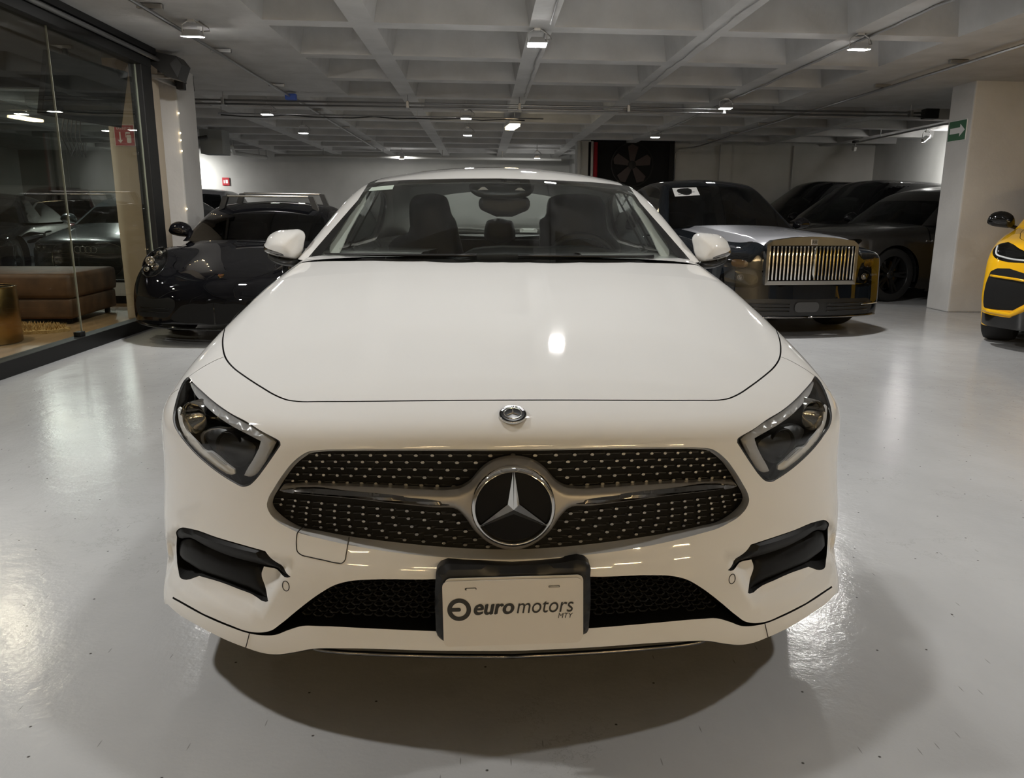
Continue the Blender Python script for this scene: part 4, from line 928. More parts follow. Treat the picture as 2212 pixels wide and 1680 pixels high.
# ---- door mirrors
MP = [(565, 521.7), (570, 512.5), (580, 505), (596.7, 498.8), (615, 496.7), (631.7, 495.8), (645.8, 496), (654, 501), (657, 506.7), (655, 525), (651.7, 541.7), (640, 559), (623, 558), (590, 554), (569, 550), (561.7, 546), (559.6, 538), (560, 529)]
MI = [(562, 526), (567, 531), (585, 538), (607, 543), (617, 547), (620, 550), (611, 551), (590, 547), (566, 542), (560.5, 538)]
MBs = [(567, 550), (590, 555), (623, 559), (640, 560), (645, 566), (630, 574), (612, 573), (590, 568), (574, 560)]
my = 1.83
for fl in (False, True):
    g = (lambda q: q.mirror()) if fl else (lambda q: q)
    MR = bpy.data.objects.new('door_mirror', None); link(MR, CAR)
    L_ = LOW.plane(crv(MP, True, 4), my)
    def mcy(q): return my+.10*sstep(-q[:, 0], .90, 1.06)**1.0
    g(pillow(L_, mcy, h=.085, r=.075, back=.015, step=.009)).build('mirror_cap', 'white_paint', MR, smooth=True)
    def mcs(q):
        d = segdist(q, L_[:, [0, 2]]); k_ = np.clip(d/.075, 0, 1); return mcy(q)-.085*np.sqrt(np.clip(1-(1-k_)**2, 0, 1))
    g(pillow(LOW.plane(crv(MI, True, 3), my), mcs, h=.004, r=.008, back=.02, step=.007)).build('turn_signal', 'amber' if False else 'dark_chrome', MR, smooth=True)
    g(pillow(LOW.plane(crv(MBs, True, 3), my), lambda q: mcy(q)-.01, h=.05, r=.03, back=.03, step=.009)).build('mirror_base', 'satin_black', MR, smooth=True)
    g(MB().tube([(-.95, my+.02, .985), (-.88, my+.03, .965), (-.80, my+.05, .955)], [.020, .024, .03], 10)).build('mirror_arm', 'gloss_black', MR, smooth=True)
    c = L_.mean(0); q = c+(L_-c)*.9; q[:, 1] = mcy(q[:, [0, 2]])+.017; g(MB().add(q, [tuple(range(len(q)))])).build('mirror_glass', 'chrome', MR)

# ---- cowl, wipers, cabin
q = MB(); ra = LOW.top([(x, 1.46+.2*x*x) for x in np.linspace(-.80, .80, 25)]); rb = ra+[0, .01, -.03]; rc = rb+[0, .16, 0]
v, f_ = ring_strip([ra-[0, 0, .008], rb, rc], False); MB().add(v, f_).build('cowl', 'matte_black', CAR)
for a, b in ((-.10, -.72), (.62, .06)):
    pts = [(x, 1.485+.40*x*x*.9+.012, .998+.012+.012*(1-abs(x))) for x in np.linspace(a, b, 9)]; MB().tube(pts, [.009]+[.006]*7+[.004], 6).build('wiper', 'satin_black', CAR, smooth=True)
ing = lambda d: (lambda P: cls_gh(P)+d)
P_, T_, N_ = both(RG[None]); mk('headliner', P_-N_*.022, T_[:, ::-1], mat('headliner_grey', (.16, .16, .15), .9), CAR, smooth=True)
PXp = Z6([(392, 150), (372, 195), (374, 238), (330, 320), (275, 420), (232, 515), (216, 537), (192, 533), (179, 505), (185, 470), (232, 378), (300, 268), (352, 192)])
pt = GH.px(crv(PXp, True, 3), f=ing(.02))
def pt_y(q):
    o = np.stack([q[:, 0], 0*q[:, 0]+1.0, q[:, 1]], 1); return march(ing(.024), o, np.tile([0, 1., 0], (len(q), 1)), 0, 2.0, 60)[:, 1]
twin(pillow(pt, pt_y, h=.004, r=.02, back=.02, step=.02), 'pillar_lining', 'headliner', CAR, smooth=True)
CB = bpy.data.objects.new('cabin', None); link(CB, CAR)
twin(MB().box((-.83, 1.62, .28), (-.80, 4.15, .955)), 'door_lining', 'leather_dark', CB)
MB().box((-.80, 1.62, .26), (.80, 4.15, .30)).box((-.80, 1.62, .30), (.80, 1.66, .93)).build('cabin_floor', 'leather_dark', CB)
MB().bbox((-.80, 1.66, .86), (.80, 2.18, .968), .03).build('dashboard', 'leather', CB, smooth=True)
bn = LOW.plane(crv(Z6([(850, 550), (900, 530), (960, 502), (1010, 494), (1340, 492), (1690, 497), (1740, 510), (1800, 535), (1850, 553), (1500, 575), (1200, 575)]), True, 3), 2.0)
pillow(bn, lambda q: np.full(len(q), 2.0), h=.05, r=.05, back=.2, step=.02).build('instrument_hood', 'leather', CB, smooth=True)
ctr = LOW.plane(Z6([(1555, 560)]), 2.42)[0]
sw = MB(); Rs = Matrix.Rotation(math.radians(-22), 3, 'X')
pts = [tuple(Rs @ Vector((.19*math.cos(a), 0, .19*math.sin(a)))+Vector((ctr[0], 2.42, .90))) for a in np.linspace(0, 2*math.pi, 41)]
sw.tube(pts, .017, 10, False); sw.bbox((ctr[0]-.08, 2.40, .84), (ctr[0]+.08, 2.46, .96), .02); sw.bbox((ctr[0]-.18, 2.41, .885), (ctr[0]+.18, 2.43, .925), .01); sw.build('steering_wheel', 'leather', CB, smooth=True)
SEATL = [(605, 405), (606, 300), (612, 235), (630, 210), (690, 196), (760, 196), (805, 212), (822, 250), (838, 310), (858, 340), (872, 385), (878, 415), (905, 520), (905, 620), (500, 620), (498, 480), (530, 440)]
SEATR = [(1330, 400), (1332, 340), (1360, 320), (1372, 260), (1385, 220), (1420, 203), (1500, 196), (1600, 198), (1660, 212), (1685, 250), (1690, 330), (1700, 400), (1760, 470), (1780, 620), (1335, 620)]
for sq in (SEATL, SEATR):
    st_ = bpy.data.objects.new('front_seat', None); link(st_, CB)
    Ls = LOW.plane(crv(Z6(sq), True, 3), 2.72); pillow(Ls, lambda q: 2.72+.25*(q[:, 1]-.9), h=.11, r=.10, back=.08, step=.03).build('seat_back', 'leather', st_, smooth=True)
    c = Ls.mean(0); MB().bbox((c[0]-.26, 2.25, .40), (c[0]+.26, 2.85, .56), .05).build('seat_cushion', 'leather', st_, smooth=True)
    for k in range(-3, 4):
        x = c[0]+k*.045-.0; MB().tube([(x, 2.72+.25*(z-.9)-.113, z) for z in np.linspace(.80, .985-.004*k*k, 6)], .0022, 5).build('seat_seam', 'satin_silver' if False else 'leather_dark', st_)
RSl = [(500, 620), (500, 470), (560, 430), (700, 415), (890, 425), (1010, 430), (1190, 432), (1330, 425), (1600, 420), (1720, 440), (1740, 620)]
pillow(LOW.plane(crv(Z6(RSl), True, 3), 3.62), lambda q: 3.62+.2*(q[:, 1]-.9), h=.05, r=.06, back=.2, step=.04).build('rear_bench', 'leather_dark', CB, smooth=True)
hr = [(1022, 440), (1026, 370), (1036, 345), (1060, 336), (1150, 337), (1172, 346), (1182, 370), (1188, 440)]
pillow(LOW.plane(crv(Z6(hr), True, 3), 3.58), lambda q: np.full(len(q), 3.58), h=.05, r=.04, back=.06, step=.02).build('rear_headrest', 'leather', CB, smooth=True)
sb_ = LOW.plane(Z6([(1214, 390), (1224, 384), (1300, 386), (1310, 393), (1308, 408), (1214, 406)]), 3.95); pillow(sb_, lambda q: np.full(len(q), 3.95), h=.006, r=.01, back=.01, step=.02).build('belt_guide', 'headliner', CB)
MB().box((-.72, 3.72, .93), (.72, 4.5, .965)).build('rear_shelf', 'leather_dark', CB)
sh = LOW.plane(crv(Z6([(940, 145), (1000, 140), (1110, 138), (1230, 140), (1290, 147), (1288, 180), (1262, 208), (1200, 222), (1110, 226), (1030, 222), (975, 208), (945, 182)]), True, 3), 2.17)
pillow(sh, lambda q: 2.17+.9*(q[:, 1]-1.3), h=.03, r=.04, back=.02, step=.012).build('sensor_housing', 'satin_black', CB, smooth=True)
for tri in ([(975, 186), (1008, 160), (1024, 160), (1058, 188)], [(1172, 188), (1205, 165), (1222, 165), (1255, 188)]):
    t_ = LOW.plane(Z6(tri), 2.13); MB().prism([(p[0], p[2]) for p in t_[::-1]], 2.128, 2.134, yfn).build('sensor_window', 'drl_dim', CB)
rv = LOW.plane(crv(Z6([(995, 228), (1010, 214), (1110, 216), (1240, 213), (1260, 222), (1262, 280), (1250, 290), (1010, 288), (997, 276)]), True, 3), 2.22)
pillow(rv, lambda q: np.full(len(q), 2.22), h=.025, r=.025, back=.01, step=.012).build('rear_view_mirror', 'satin_black', CB, smooth=True)
MB().tube([(rv[:, 0].mean(), 2.22, rv[:, 2].max()-.01), (rv[:, 0].mean(), 2.18, 1.34)], .012, 8).build('mirror_stalk', 'satin_black', CB)
stk = GH.px(Z6([(392, 182), (410, 162), (532, 149), (522, 173)]), f=ing(-.002)); MB().add(stk, [(0, 1, 2, 3)]).build('windshield_sticker', 'sticker_green', CAR)
# ================================================================ the other cars
class Gen:
    """a car body described by a few profiles"""
    def __init__(s, loc, rz, L, yv, bow, zc, xs, xi, ws, zr, gw, kf=.07, ks=.11, crown=.05, kr=.06, tum=.6, rearw=(0, 1.6), bl=.95, fend=None):
        s.L = L; s.yv = Spl(yv, .02); s.zc = Spl(zc, .015); s.xs = Spl(xs, .04); s.xi = Spl(xi, .04); s.zr = Spl(zr, .04); s.bow = bow; s.ws = ws; s.gw = gw
        s.kf, s.ks, s.crown, s.kr, s.tum, s.rearw, s.bl, s.fend = kf, ks, crown, kr, tum, rearw, bl, fend
        s.low = Shell(s.f, loc, rz); s.gh = Shell(s.g, loc, rz); s.loc = loc; s.rz = rz
    def f(s, P):
        x = np.abs(P[:, 0]); y = P[:, 1]; z = P[:, 2]; b = s.bow[0]*x*x+s.bow[1]*x**4
        front = (s.yv(z)+b)-y; zt = s.zc(y-b*s.bl)-s.crown*x*x
        if s.fend: zt = zt+s.fend(x, y)
        top = z-zt; side = x-(s.xs(y)-s.xi(z)); rear = y-(s.L-.15*x*x-.12*np.clip(z-.6, 0, 1))
        a = smax(front*.93, top*.95, s.kf); a = smax(a, side, s.ks); return smax(a, rear, .12)
    def g(s, P):
        x = np.abs(P[:, 0]); y = P[:, 1]; z = P[:, 2]; y0, z0, k, c = s.ws
        w_ = ((y0+(z-z0)*k+c*x*x)-y)/math.sqrt(1+k*k); roof = z-(s.zr(y)-.15*x*x)
        side = (x-(s.gw-s.tum*(z-z0)))*.86; yb, kb = s.rearw; back = (y-(yb-(z-z0)*kb-.25*x*x))/math.sqrt(1+kb*kb)
        return smax(smax(smax(w_, roof, s.kr), side, .06), back, .06)
def build_gen(G, name, label, paint, wheels, step=.03, front=(), gfront=(), hood=None, hood_m=None, glass_m='dark_glass', yc=1.6, wr=.36, ww=.25, rim='rim_dark', spokes=5, cowl=None, group=None, side_win=True, roof_m=None, arch_m=None, win=None):
    """front: list of (name, P3 loop on x<=0, material or None to leave open)"""
    car = empty(name, tuple(G.loc), G.rz, label=label, cat='car', group=group); sh = G.low
    C0 = (0, yc-.3, .50); fm = Az(C0, '-y'); yw, yr = wheels; zs = .20
    ar = wr+.04; aa = np.linspace(math.radians(205), math.radians(-25), 24); zb = max(.14, wr+ar*math.sin(math.radians(205))-.0)
    arch = sh.side([(yw+ar*math.cos(a), wr+ar*math.sin(a)) for a in aa])
    xw = np.abs(arch[0, 0]); yl = arch[0, 1]
    fr = sh.front([(-x, zs) for x in np.linspace(0, xw-.10, 9)]); fr = fr[fr[:, 1] < yl-.03]
    sill = sh.side([(yw+ar+.04, zs-.02), (yc, zs-.02)]); up = sh.side([(yc, z) for z in np.linspace(zs+.05, .8, 8)])
    rear = sh.top([(-.72, yc), (-.5, yc), (-.25, yc), (0, yc)])
    outer = fm.to2(np.vstack([fr, sh.side([(yl-.05, zs)]), arch, sill, up, rear])); outer[0, 0] = outer[-1, 0] = 0
    loops = []
    if hood is not None:
        lh = fm.to2(hood); lh = np.vstack([[(.05, lh[0, 1])], lh, [(lh[-1, 0]*.9, 3.0), (.05, 3.0)]]); loops.append(('hood', lh))
        gl_, s_, n_ = gap_loop(sh, fm, hood, .005); 
    for n, P, m in front:
        u = fm.to2(P)
        loops.append((n, u))
    if hood is not None: loops.append(('gap', gl_))
    R = panels(sh, fm, outer, loops, step)
    put('front_body', both(R[None]), paint, car)
    if 'hood' in R: put('hood', both(R['hood']), hood_m or paint, car); gap_liner(hood, s_, n_, car)
    for n, P, m in front:
        if m and n in R:
            for q in (R[n], flip(R[n])): put(n, q, m, car)
    cm_ = Cyl(.5); y2 = yr-ar-.05
    Rm = panels(sh, cm_, rect(yc, y2, -.36, 1.05), [('gap', rect(yc+.1, y2-.03, -.28, .62)), ('door', rect(yc+.105, y2-.035, -.275, .615))], .06)
    for n in ('door', None):
        for q in (Rm[n], flip(Rm[n])): put(n or 'side_panel', q, paint, car)
    bm_ = Az((0, y2+.2, .5), '+y'); a2 = np.linspace(math.radians(-25), math.radians(205), 22)
    ob = np.vstack([[(0, G.L-.05, .25)], sh.side([(min(yr+ar+.1, G.L-.3), .2)]), sh.side([(yr+ar*math.cos(a), wr+ar*math.sin(a)) for a in a2]), sh.side([(y2, .18)]), sh.side([(y2, z) for z in np.linspace(.25, .9, 8)]), sh.top([(-.6, y2), (-.3, y2+.1), (0, y2+.1)])])
    uo = bm_.to2(ob); uo[0, 0] = uo[-1, 0] = 0; Rb = panels(sh, bm_, uo, [], .07); put('rear_body', both(Rb[None]), paint, car)
    # greenhouse
    ym = (G.ws[0]+G.rearw[0])/2; gm = Az((0, ym, G.ws[1]-.05), '+z'); ga = np.linspace(-math.pi/2, math.pi/2, 70)
    go = np.stack([-np.cos(ga)*1.56, np.sin(ga)*1.56], 1); go[0, 0] = go[-1, 0] = 0
    lps = []
    # windshield: between cowl and header, inside the pillars
    y0, z0, k, c = G.ws; hz = float(G.zr(y0+.25*k))-.0
    for zt_ in np.linspace(z0+.1, 1.75, 60):
        if zt_ > float(G.zr(y0+(zt_-z0)*k))-.045: hz = zt_; break
    def wsp(fx, z): x = -(G.gw-G.tum*(z-z0))*fx; return (x, y0+(z-z0)*k+c*x*x, z)
    pts = [(0, y0+(hz-z0)*k, hz)]+[wsp(f_, hz-.02*f_*f_) for f_ in (.3, .6, .80, .88)]+[wsp(.90, z) for z in np.linspace(hz-.05, z0-.1, 10)]
    lw_ = gm.to2(np.array(pts)); lw_ = np.vstack([[(.05, lw_[0, 1])], lw_, [(lw_[-1, 0], lw_[-1, 1]-.3), (.05, -2.)]])
    lps.append(('windshield', lw_))
    if win is None and side_win: ya, yb = wsp(1., hz-.1)[1]+.12, G.rearw[0]-(hz-.08-z0)*G.rearw[1]-.1; win = [(wsp(1., z0+.08)[1]+.22, z0+.03), (ya, hz-.09), ((ya+yb)/2, hz-.05), (yb, hz-.09), (G.rearw[0]-.15*G.rearw[1]-.15, z0+.1), ((ya+yb)/2, z0+.03)]
    if win is not None: lps.append(('side_window', gm.to2(G.gh.side(crv(win, True, 3, (0, 3))))))
    for n, P, m in gfront: lps.append((n, gm.to2(P)))
    Rg = panels(G.gh, gm, go, lps, step*1.3)
    put('roof', both(Rg[None]), roof_m or paint, car); put('windshield', both(Rg['windshield']), glass_m, car)
    if 'side_window' in Rg:
        for q in (Rg['side_window'], flip(Rg['side_window'])): put('side_window', q, glass_m, car)
    for n, P, m in gfront:
        if n in Rg and m:
            for q in (Rg[n], flip(Rg[n])): put(n, q, m, car)
    # dark cabin floor and seats seen through the glass
    cb = MB().box((-.7, G.ws[0]+.05, .35), (.7, G.rearw[0]-.2, z0-.06)); cb.build('cabin', 'leather_dark', car)
    for sx in (-.37, .37): MB().bbox((sx-.24, ym-.45, z0-.1), (sx+.24, ym-.25, z0+.16), .06).bbox((sx-.13, ym-.42, z0+.15), (sx+.13, ym-.3, z0+.33), .05).build('front_seat', 'leather', car, smooth=True)
    for yy in (yw, yr):
        xo = abs(sh.side([(yy, wr+ar+.03)])[0, 0])-ww/2-.015
        for sg in (-1, 1):
            wheel(car, sg*xo, yy, wr, ww, rim, spokes, sgn=sg)
            q = MB(); A_ = [(sg*(xo-ww*.8), yy+(ar+.01)*math.cos(a), wr+(ar+.01)*math.sin(a)) for a in np.linspace(math.pi*1.08, -.08*math.pi, 16)]; B_ = [(sg*(xo+ww/2-.02), p[1], p[2]) for p in A_]
            v, f_ = ring_strip([np.array(A_), np.array(B_)], False); q.add(v, f_); q.add(A_, [tuple(range(16))]); q.build('wheel_liner', 'matte_black', car)
    MB().box((-.55, yw-.6, .18), (.55, yr+.6, .26)).box((-.78, yw+ar+.1, .18), (.78, yr-ar-.1, .24)).build('underbody', 'matte_black', car)
    return car, R
def simple_mirror(car, x, y, z, paint, s_=1.):
    for sg in (-1, 1):
        mr = bpy.data.objects.new('door_mirror', None); link(mr, car)
        L_ = np.array([(a, y, b) for a, b in crv([(sg*(x+.0), z), (sg*(x+.02), z+.10*s_), (sg*(x+.12*s_), z+.145*s_), (sg*(x+.21*s_), z+.11*s_), (sg*(x+.23*s_), z+.03*s_), (sg*(x+.12*s_), z-.01)], True, 4)])
        if sg < 0: pass
        pillow(L_, lambda q: np.full(len(q), y), h=.08, r=.06, back=.03, step=.025).build('mirror_cap', paint, mr, smooth=True)
        c = L_.mean(0); q = c+(L_-c)*.92; q[:, 1] = y+.031; MB().add(q, [tuple(range(len(q)))]).build('mirror_glass', 'chrome', mr)
        MB().tube([(sg*(x+.08), y, z+.02), (sg*(x-.07), y+.02, z-.03)], .02, 8).build('mirror_arm', 'gloss_black', mr)
def bead(P, r, name, m, parent, mir=False, n=6):
    o = MB().tube([tuple(p) for p in P], r, n)
    if mir: return twin(o, name, m, parent, smooth=True)
    return o.build(name, m, parent, smooth=True)
def lampset(G, car, P, R, n='headlight', depth=.05, items=()):
    """lens skin over a dark bowl for both sides"""
    cen = P.mean(0); N = grad(G.f, P).mean(0)
    for fl in (False, True):
        hl = bpy.data.objects.new('headlight', None); link(hl, car); g = (lambda q: q.mirror()) if fl else (lambda q: q)
        put('lens_cover', flip(R[n]) if fl else R[n], 'lens', hl)
        r1 = cen+(P-cen)*.93-N*depth*.5; r2 = cen+(P-cen)*.80-N*depth; v, f_ = ring_strip([P-N*.001, r1, r2]); b = MB().add(v, f_); b.add(r2, [tuple(range(len(P)))]); g(b).build('lamp_housing', 'gloss_black', hl)
        for (ca, cb_, r_, m_) in items:
            # a lamp element at fractional place (ca,cb_) of the outline's box
            lo, hi = P.min(0), P.max(0); c = np.array([lo[0]+(hi[0]-lo[0])*ca, 0, lo[2]+(hi[2]-lo[2])*cb_]); c[1] = G.low.front([(c[0], c[2])])[0, 1]+depth*.6
            g(MB().lathe([(r_*1.15, .02), (r_*1.1, -.01), (r_*.95, -.004), (r_*.6, -.012), (0, -.018)], 20, tuple(c), 'y')).build('lamp_element', m_, hl, smooth=True)
# ---------------------------------------------------------------- black coupe with roof bars
PO = Gen((-2.36, 6.98, 0), 0., 4.52,
         [(0, .10), (.12, .03), (.2, 0), (.33, .0), (.42, .015), (.5, .05), (.6, .10)], (.22, .42),
         [(-.1, .42), (0, .50), (.15, .575), (.35, .64), (.6, .705), (.9, .775), (1.25, .86), (1.5, .91), (2.2, .93), (3.4, .90), (4.1, .86), (4.5, .74)],
         [(-.1, .80), (.2, .86), (.6, .895), (1.0, .905), (2.3, .90), (3.5, .93), (4.5, .86)],
         [(0, .03), (.25, .0), (.5, .0), (.68, .01), (.8, .05), (.95, .12)], (1.42, .90, 1.62, .30),
         [(1.3, 1.0), (1.7, 1.15), (2.0, 1.255), (2.3, 1.295), (2.7, 1.30), (3.1, 1.25), (3.6, 1.10), (4.1, .92)], .80, kf=.07, ks=.09, tum=.52, rearw=(4.0, 2.3), kr=.07,
         fend=lambda x, y: np.exp(-((x-.66)/.17)**2)*(.05+.12*sstep(-y, -1.35, -.55))*sstep(y, .12, .42)*sstep(-y, -1.7, -.9))
pl = PO.low
po_l = pl.px(crv([(352, 534), (340, 537), (325, 546), (313, 560), (308, 575), (309, 590), (316, 597), (330, 597), (346, 588), (357, 572), (363, 555), (361, 541)], True, 3))
po_h = crv(np.vstack([pl.top([(.005, .20), (-.15, .215), (-.30, .25), (-.42, .36), (-.50, .62), (-.56, .95), (-.60, 1.25), (-.60, 1.42)])]), False, 5)
po_i = pl.px(crv([(296, 640), (330, 646), (376, 648), (378, 660), (370, 676), (363, 684), (330, 684), (300, 680), (294, 660)], True, 3))
po_c = pl.px(crv([(392, 660), (440, 657), (486, 657), (486, 698), (430, 698), (378, 694), (368, 688), (380, 672)], True, 2)); po_c[:, 0] = np.minimum(po_c[:, 0], -.004)
car, R_ = build_gen(PO, 'coupe_car', 'glossy black coupe with round headlights, gold shield badge and silver roof bars', 'black_paint', (1.0, 3.45), .026,
                    [('headlight', po_l, None), ('side_intake', po_i, 'matte_black'), ('centre_intake', po_c, 'matte_black')], (), po_h, yc=1.5, wr=.335, ww=.25, rim='rim_dark', glass_m='dark_glass')
lampset(PO, car, po_l, R_, 'headlight', .06, [(.38, .55, .035, 'lamp_chrome'), (.66, .35, .03, 'dark_chrome'), (.55, .80, .022, 'lamp_chrome'), (.30, .25, .02, 'lamp_chrome')])
bead(np.vstack([po_l, po_l[:1]]), .006, 'headlight_ring', 'gloss_black', car, True)
simple_mirror(car, .75, 1.72, .92, 'black_paint', 1.)
for v0 in (664, 672): q = pl.px(crv([(302, v0-1), (330, v0+1), (366, v0+3)], False, 6)); bead(q-[0, .004, 0], .004, 'intake_slat', 'gloss_black', car, True)
q = pl.px(crv([(298, 694), (330, 703), (380, 708), (440, 711), (486, 712)], False, 5)); bead(q-[0, .02, 0], .012, 'front_lip', 'gloss_black', car, True)
cb_ = pl.px([(486, 596)])[0]; nb_ = grad(PO.f, cb_[None])[0]; bdg = bpy.data.objects.new('shield_badge', None); link(bdg, car); bdg.location = cb_+nb_*.002; bdg.location.x = 0.0; bdg.rotation_mode = 'QUATERNION'; bdg.rotation_quaternion = Vector((0, nb_[1], nb_[2])).to_track_quat('Z', 'Y')
shp = [(-.024, .030), (0, .026), (.024, .030), (.025, .0), (.016, -.020), (0, -.032), (-.016, -.020), (-.025, .0)]
MB().prism([(a, b) for a, b in shp], 0, .004).build('badge_shield', 'gold', bdg)
for a0, b0, a1, b1 in ((-.020, .002, -.002, .024), (.002, -.020, .018, .0)): MB().box((a0, b0, .004), (a1, b1, .0046)).build('badge_field', 'red_paint', bdg)
RB_ = empty('roof_rack', (-2.36, 9.02, 0), 0., label='silver roof bars on black feet clamped to the black coupe', cat='roof rack')
for yy in (0., .62):
    zr = float(PO.zr(9.02-6.98+yy)); MB().bbox((-.44, yy-.035, zr+.075), (.44, yy+.035, zr+.10), .008).build('cross_bar', 'rim_silver', RB_, smooth=True)
    for sx in (-1, 1):
        b = MB(); b.add([(sx*.43, yy-.03, zr+.09), (sx*.49, yy-.03, zr+.085), (sx*.55, yy-.03, zr-.075), (sx*.48, yy-.03, zr-.045), (sx*.43, yy+.03, zr+.09), (sx*.49, yy+.03, zr+.085), (sx*.55, yy+.03, zr-.075), (sx*.48, yy+.03, zr-.045)], [(0, 1, 2, 3), (7, 6, 5, 4), (0, 4, 5, 1), (1, 5, 6, 2), (2, 6, 7, 3), (3, 7, 4, 0)]); b.build('rack_foot', 'satin_black', RB_)
M['amber_dark'] = mat('amber_dark', (.05, .024, .004), .25)
# ---------------------------------------------------------------- two-tone limousine coupe
RRZ = math.radians(7.5)
RO = Gen((3.20, 7.48, 0), RRZ, 5.45,
         [(0, .06), (.2, .0), (.35, -.01), (.5, .0), (.75, .01), (.95, .03)], (.14, .16),
         [(-.1, .84), (0, .90), (.06, .955), (.2, .985), (.6, 1.015), (1.2, 1.05), (1.7, 1.08), (2.5, 1.05), (4.0, 1.02), (4.8, .98), (5.4, .86)],
         [(-.1, .93), (.2, .975), (.6, 1.0), (1.2, 1.02), (3, 1.02), (4.5, 1.0), (5.4, .9)],
         [(0, .05), (.25, .01), (.5, .0), (.75, .01), (.9, .04), (1.05, .10)], (1.72, 1.06, 1.45, .28),
         [(1.6, 1.2), (2.0, 1.44), (2.3, 1.57), (2.8, 1.64), (3.3, 1.635), (3.9, 1.50), (4.6, 1.22), (5.2, .95)], .86, kf=.05, ks=.10, tum=.50, rearw=(4.9, 2.0), kr=.07, bl=.7,
         fend=lambda x, y: -.075*sstep(x, .50, .62)*sstep(-y, -1.9, -.3)-.02*sstep(x, .5, .6))
rl = RO.low
mir = np.array([-1, 1, 1])
ro_h = crv(rl.top([(.005, .03), (-.25, .035), (-.44, .06), (-.53, .16), (-.57, .4), (-.60, .8), (-.64, 1.2), (-.70, 1.66)]), False, 5)
ro_g = crv(rl.front([(-x, z) for x, z in [(.0, .555), (.44, .555), (.455, .57), (.455, .885), (.44, .905), (.0, .905)]]), False, 3); ro_g = resample(ro_g, .03, False)
ro_l1 = mir*rl.px(crv([(1850, 553), (1890, 549), (1892, 574), (1888, 580), (1842, 583), (1840, 572)], True, 3))
ro_l2 = mir*rl.px(crv([(1850, 582), (1884, 580), (1894, 590), (1892, 608), (1840, 612), (1842, 596)], True, 3))
ro_low = crv(rl.front([(-x, z) for x, z in [(.0, .23), (.6, .23), (.78, .25), (.80, .30), (.74, .37), (.6, .385), (.0, .385)]]), False, 3)
car, R_ = build_gen(RO, 'luxury_coupe_car', 'dark blue coupe with silver bonnet and wide chrome slatted grille', 'navy_paint', (.93, 4.14), .03,
                    [('grille_opening', ro_g, None), ('upper_lamp', ro_l1, 'gloss_black'), ('headlight', ro_l2, None), ('lower_intake', ro_low, 'satin_black')], (), ro_h, 'silver_paint', yc=1.72, wr=.38, ww=.27, rim='rim_silver')
lampset(RO, car, ro_l2, R_, 'headlight', .05, [(.5, .5, .03, 'dark_chrome')])
for q in (ro_l1,):
    c = q.mean(0); twin(pillow(c+(q-c)*np.array([.4, 1, .4])+[-.05, -.006, 0], lambda p: rl.front(p)[:, 1]-.004, h=.004, r=.01, back=.004, step=.02), 'amber_lamp', 'amber_dark', car, smooth=True)
gy_ = rl.front([(0, .73)])[0, 1]
GRo = bpy.data.objects.new('chrome_grille', None); link(GRo, car)
o_ = [(-.485, .530), (.485, .530), (.485, .915), (.43, .955), (.2, .985), (0, .992), (-.2, .985), (-.43, .955), (-.485, .915)]; i_ = [(-.455, .568), (.455, .568), (.455, .895), (.44, .905), (.2, .907), (0, .907), (-.2, .907), (-.44, .905), (-.455, .895)]
A_ = np.array([(a, gy_-.03+.05*a*a, b) for a, b in o_]); B_ = np.array([(a, gy_-.03+.05*a*a, b) for a, b in i_]); v, f_ = ring_strip([A_+[0, .07, 0], A_, B_, B_+[0, .06, 0]]); MB().add(v, f_).build('grille_frame', 'chrome', GRo)
MB().box((-.46, gy_+.05, .56), (.46, gy_+.07, .91)).build('grille_back', 'matte_black', GRo)
sm_ = None
for k in range(23):
    x = -.435+k*.87/22
    if sm_ is None: o = MB().bbox((-.0085, -.02, -.163), (.0085, .04, .163), .004).build('grille_bar', 'chrome', GRo, smooth=True); sm_ = o.data
    else: o = bpy.data.objects.new('grille_bar', sm_); link(o, GRo)
    o.location = (x, gy_+.012+.05*x*x, .735); o.rotation_euler = (0, 0, .25*(1 if x > 0 else -1))
MB().bbox((-.035, gy_-.036, .915), (.035, gy_-.028, .965), .002).build('grille_badge', 'rim_silver', GRo)
txt('RR', .05, .03, GRo, 'dark_chrome', (-.025, gy_-.0375, .925))
MB().bbox((-.05, .12, .985), (.05, .20, .996), .003).build('mascot_cover', 'silver_paint', car)
q = rl.front([(-x, .60-.0) for x in np.linspace(.5, .9, 6)]); 
for z in (.27, .305, .34):
    q = rl.front([(-x, z) for x in np.linspace(.20, .72, 8)]); bead(q-[0, .004, 0], .006, 'intake_slat', 'gloss_black', car, True)
q = rl.front([(-x, .325) for x in np.linspace(.62, .93, 8)]); bead(q-[0, .006, 0], .006, 'bumper_trim', 'chrome', car, True)
q = rl.front([(-x, .21) for x in np.linspace(0, .86, 14)]); bead(q-[0, .012, 0], .010, 'front_lip', 'dark_chrome', car, True)
rr_o = [(a, b) for a, b in rrect(.26, .10, .045, 5)]; q = rl.front([(a-.02, b+.31) for a, b in rr_o]); MB().add(q-[0, .012, 0], [tuple(range(len(q)))]).build('radar_cover', mat('radar_grey', (.05, .05, .05), .4), car)
simple_mirror(car, .93, 2.05, 1.04, 'black_paint', .9)
G_ = RO.gh
pp = G_.px([(1452, 407), (1504, 405), (1512, 422), (1458, 425)]); MB().add(pp-grad(RO.g, pp)*-.004, [(0, 1, 2, 3)]).build('price_sheet', 'paper', car)
c = pp.mean(0); 
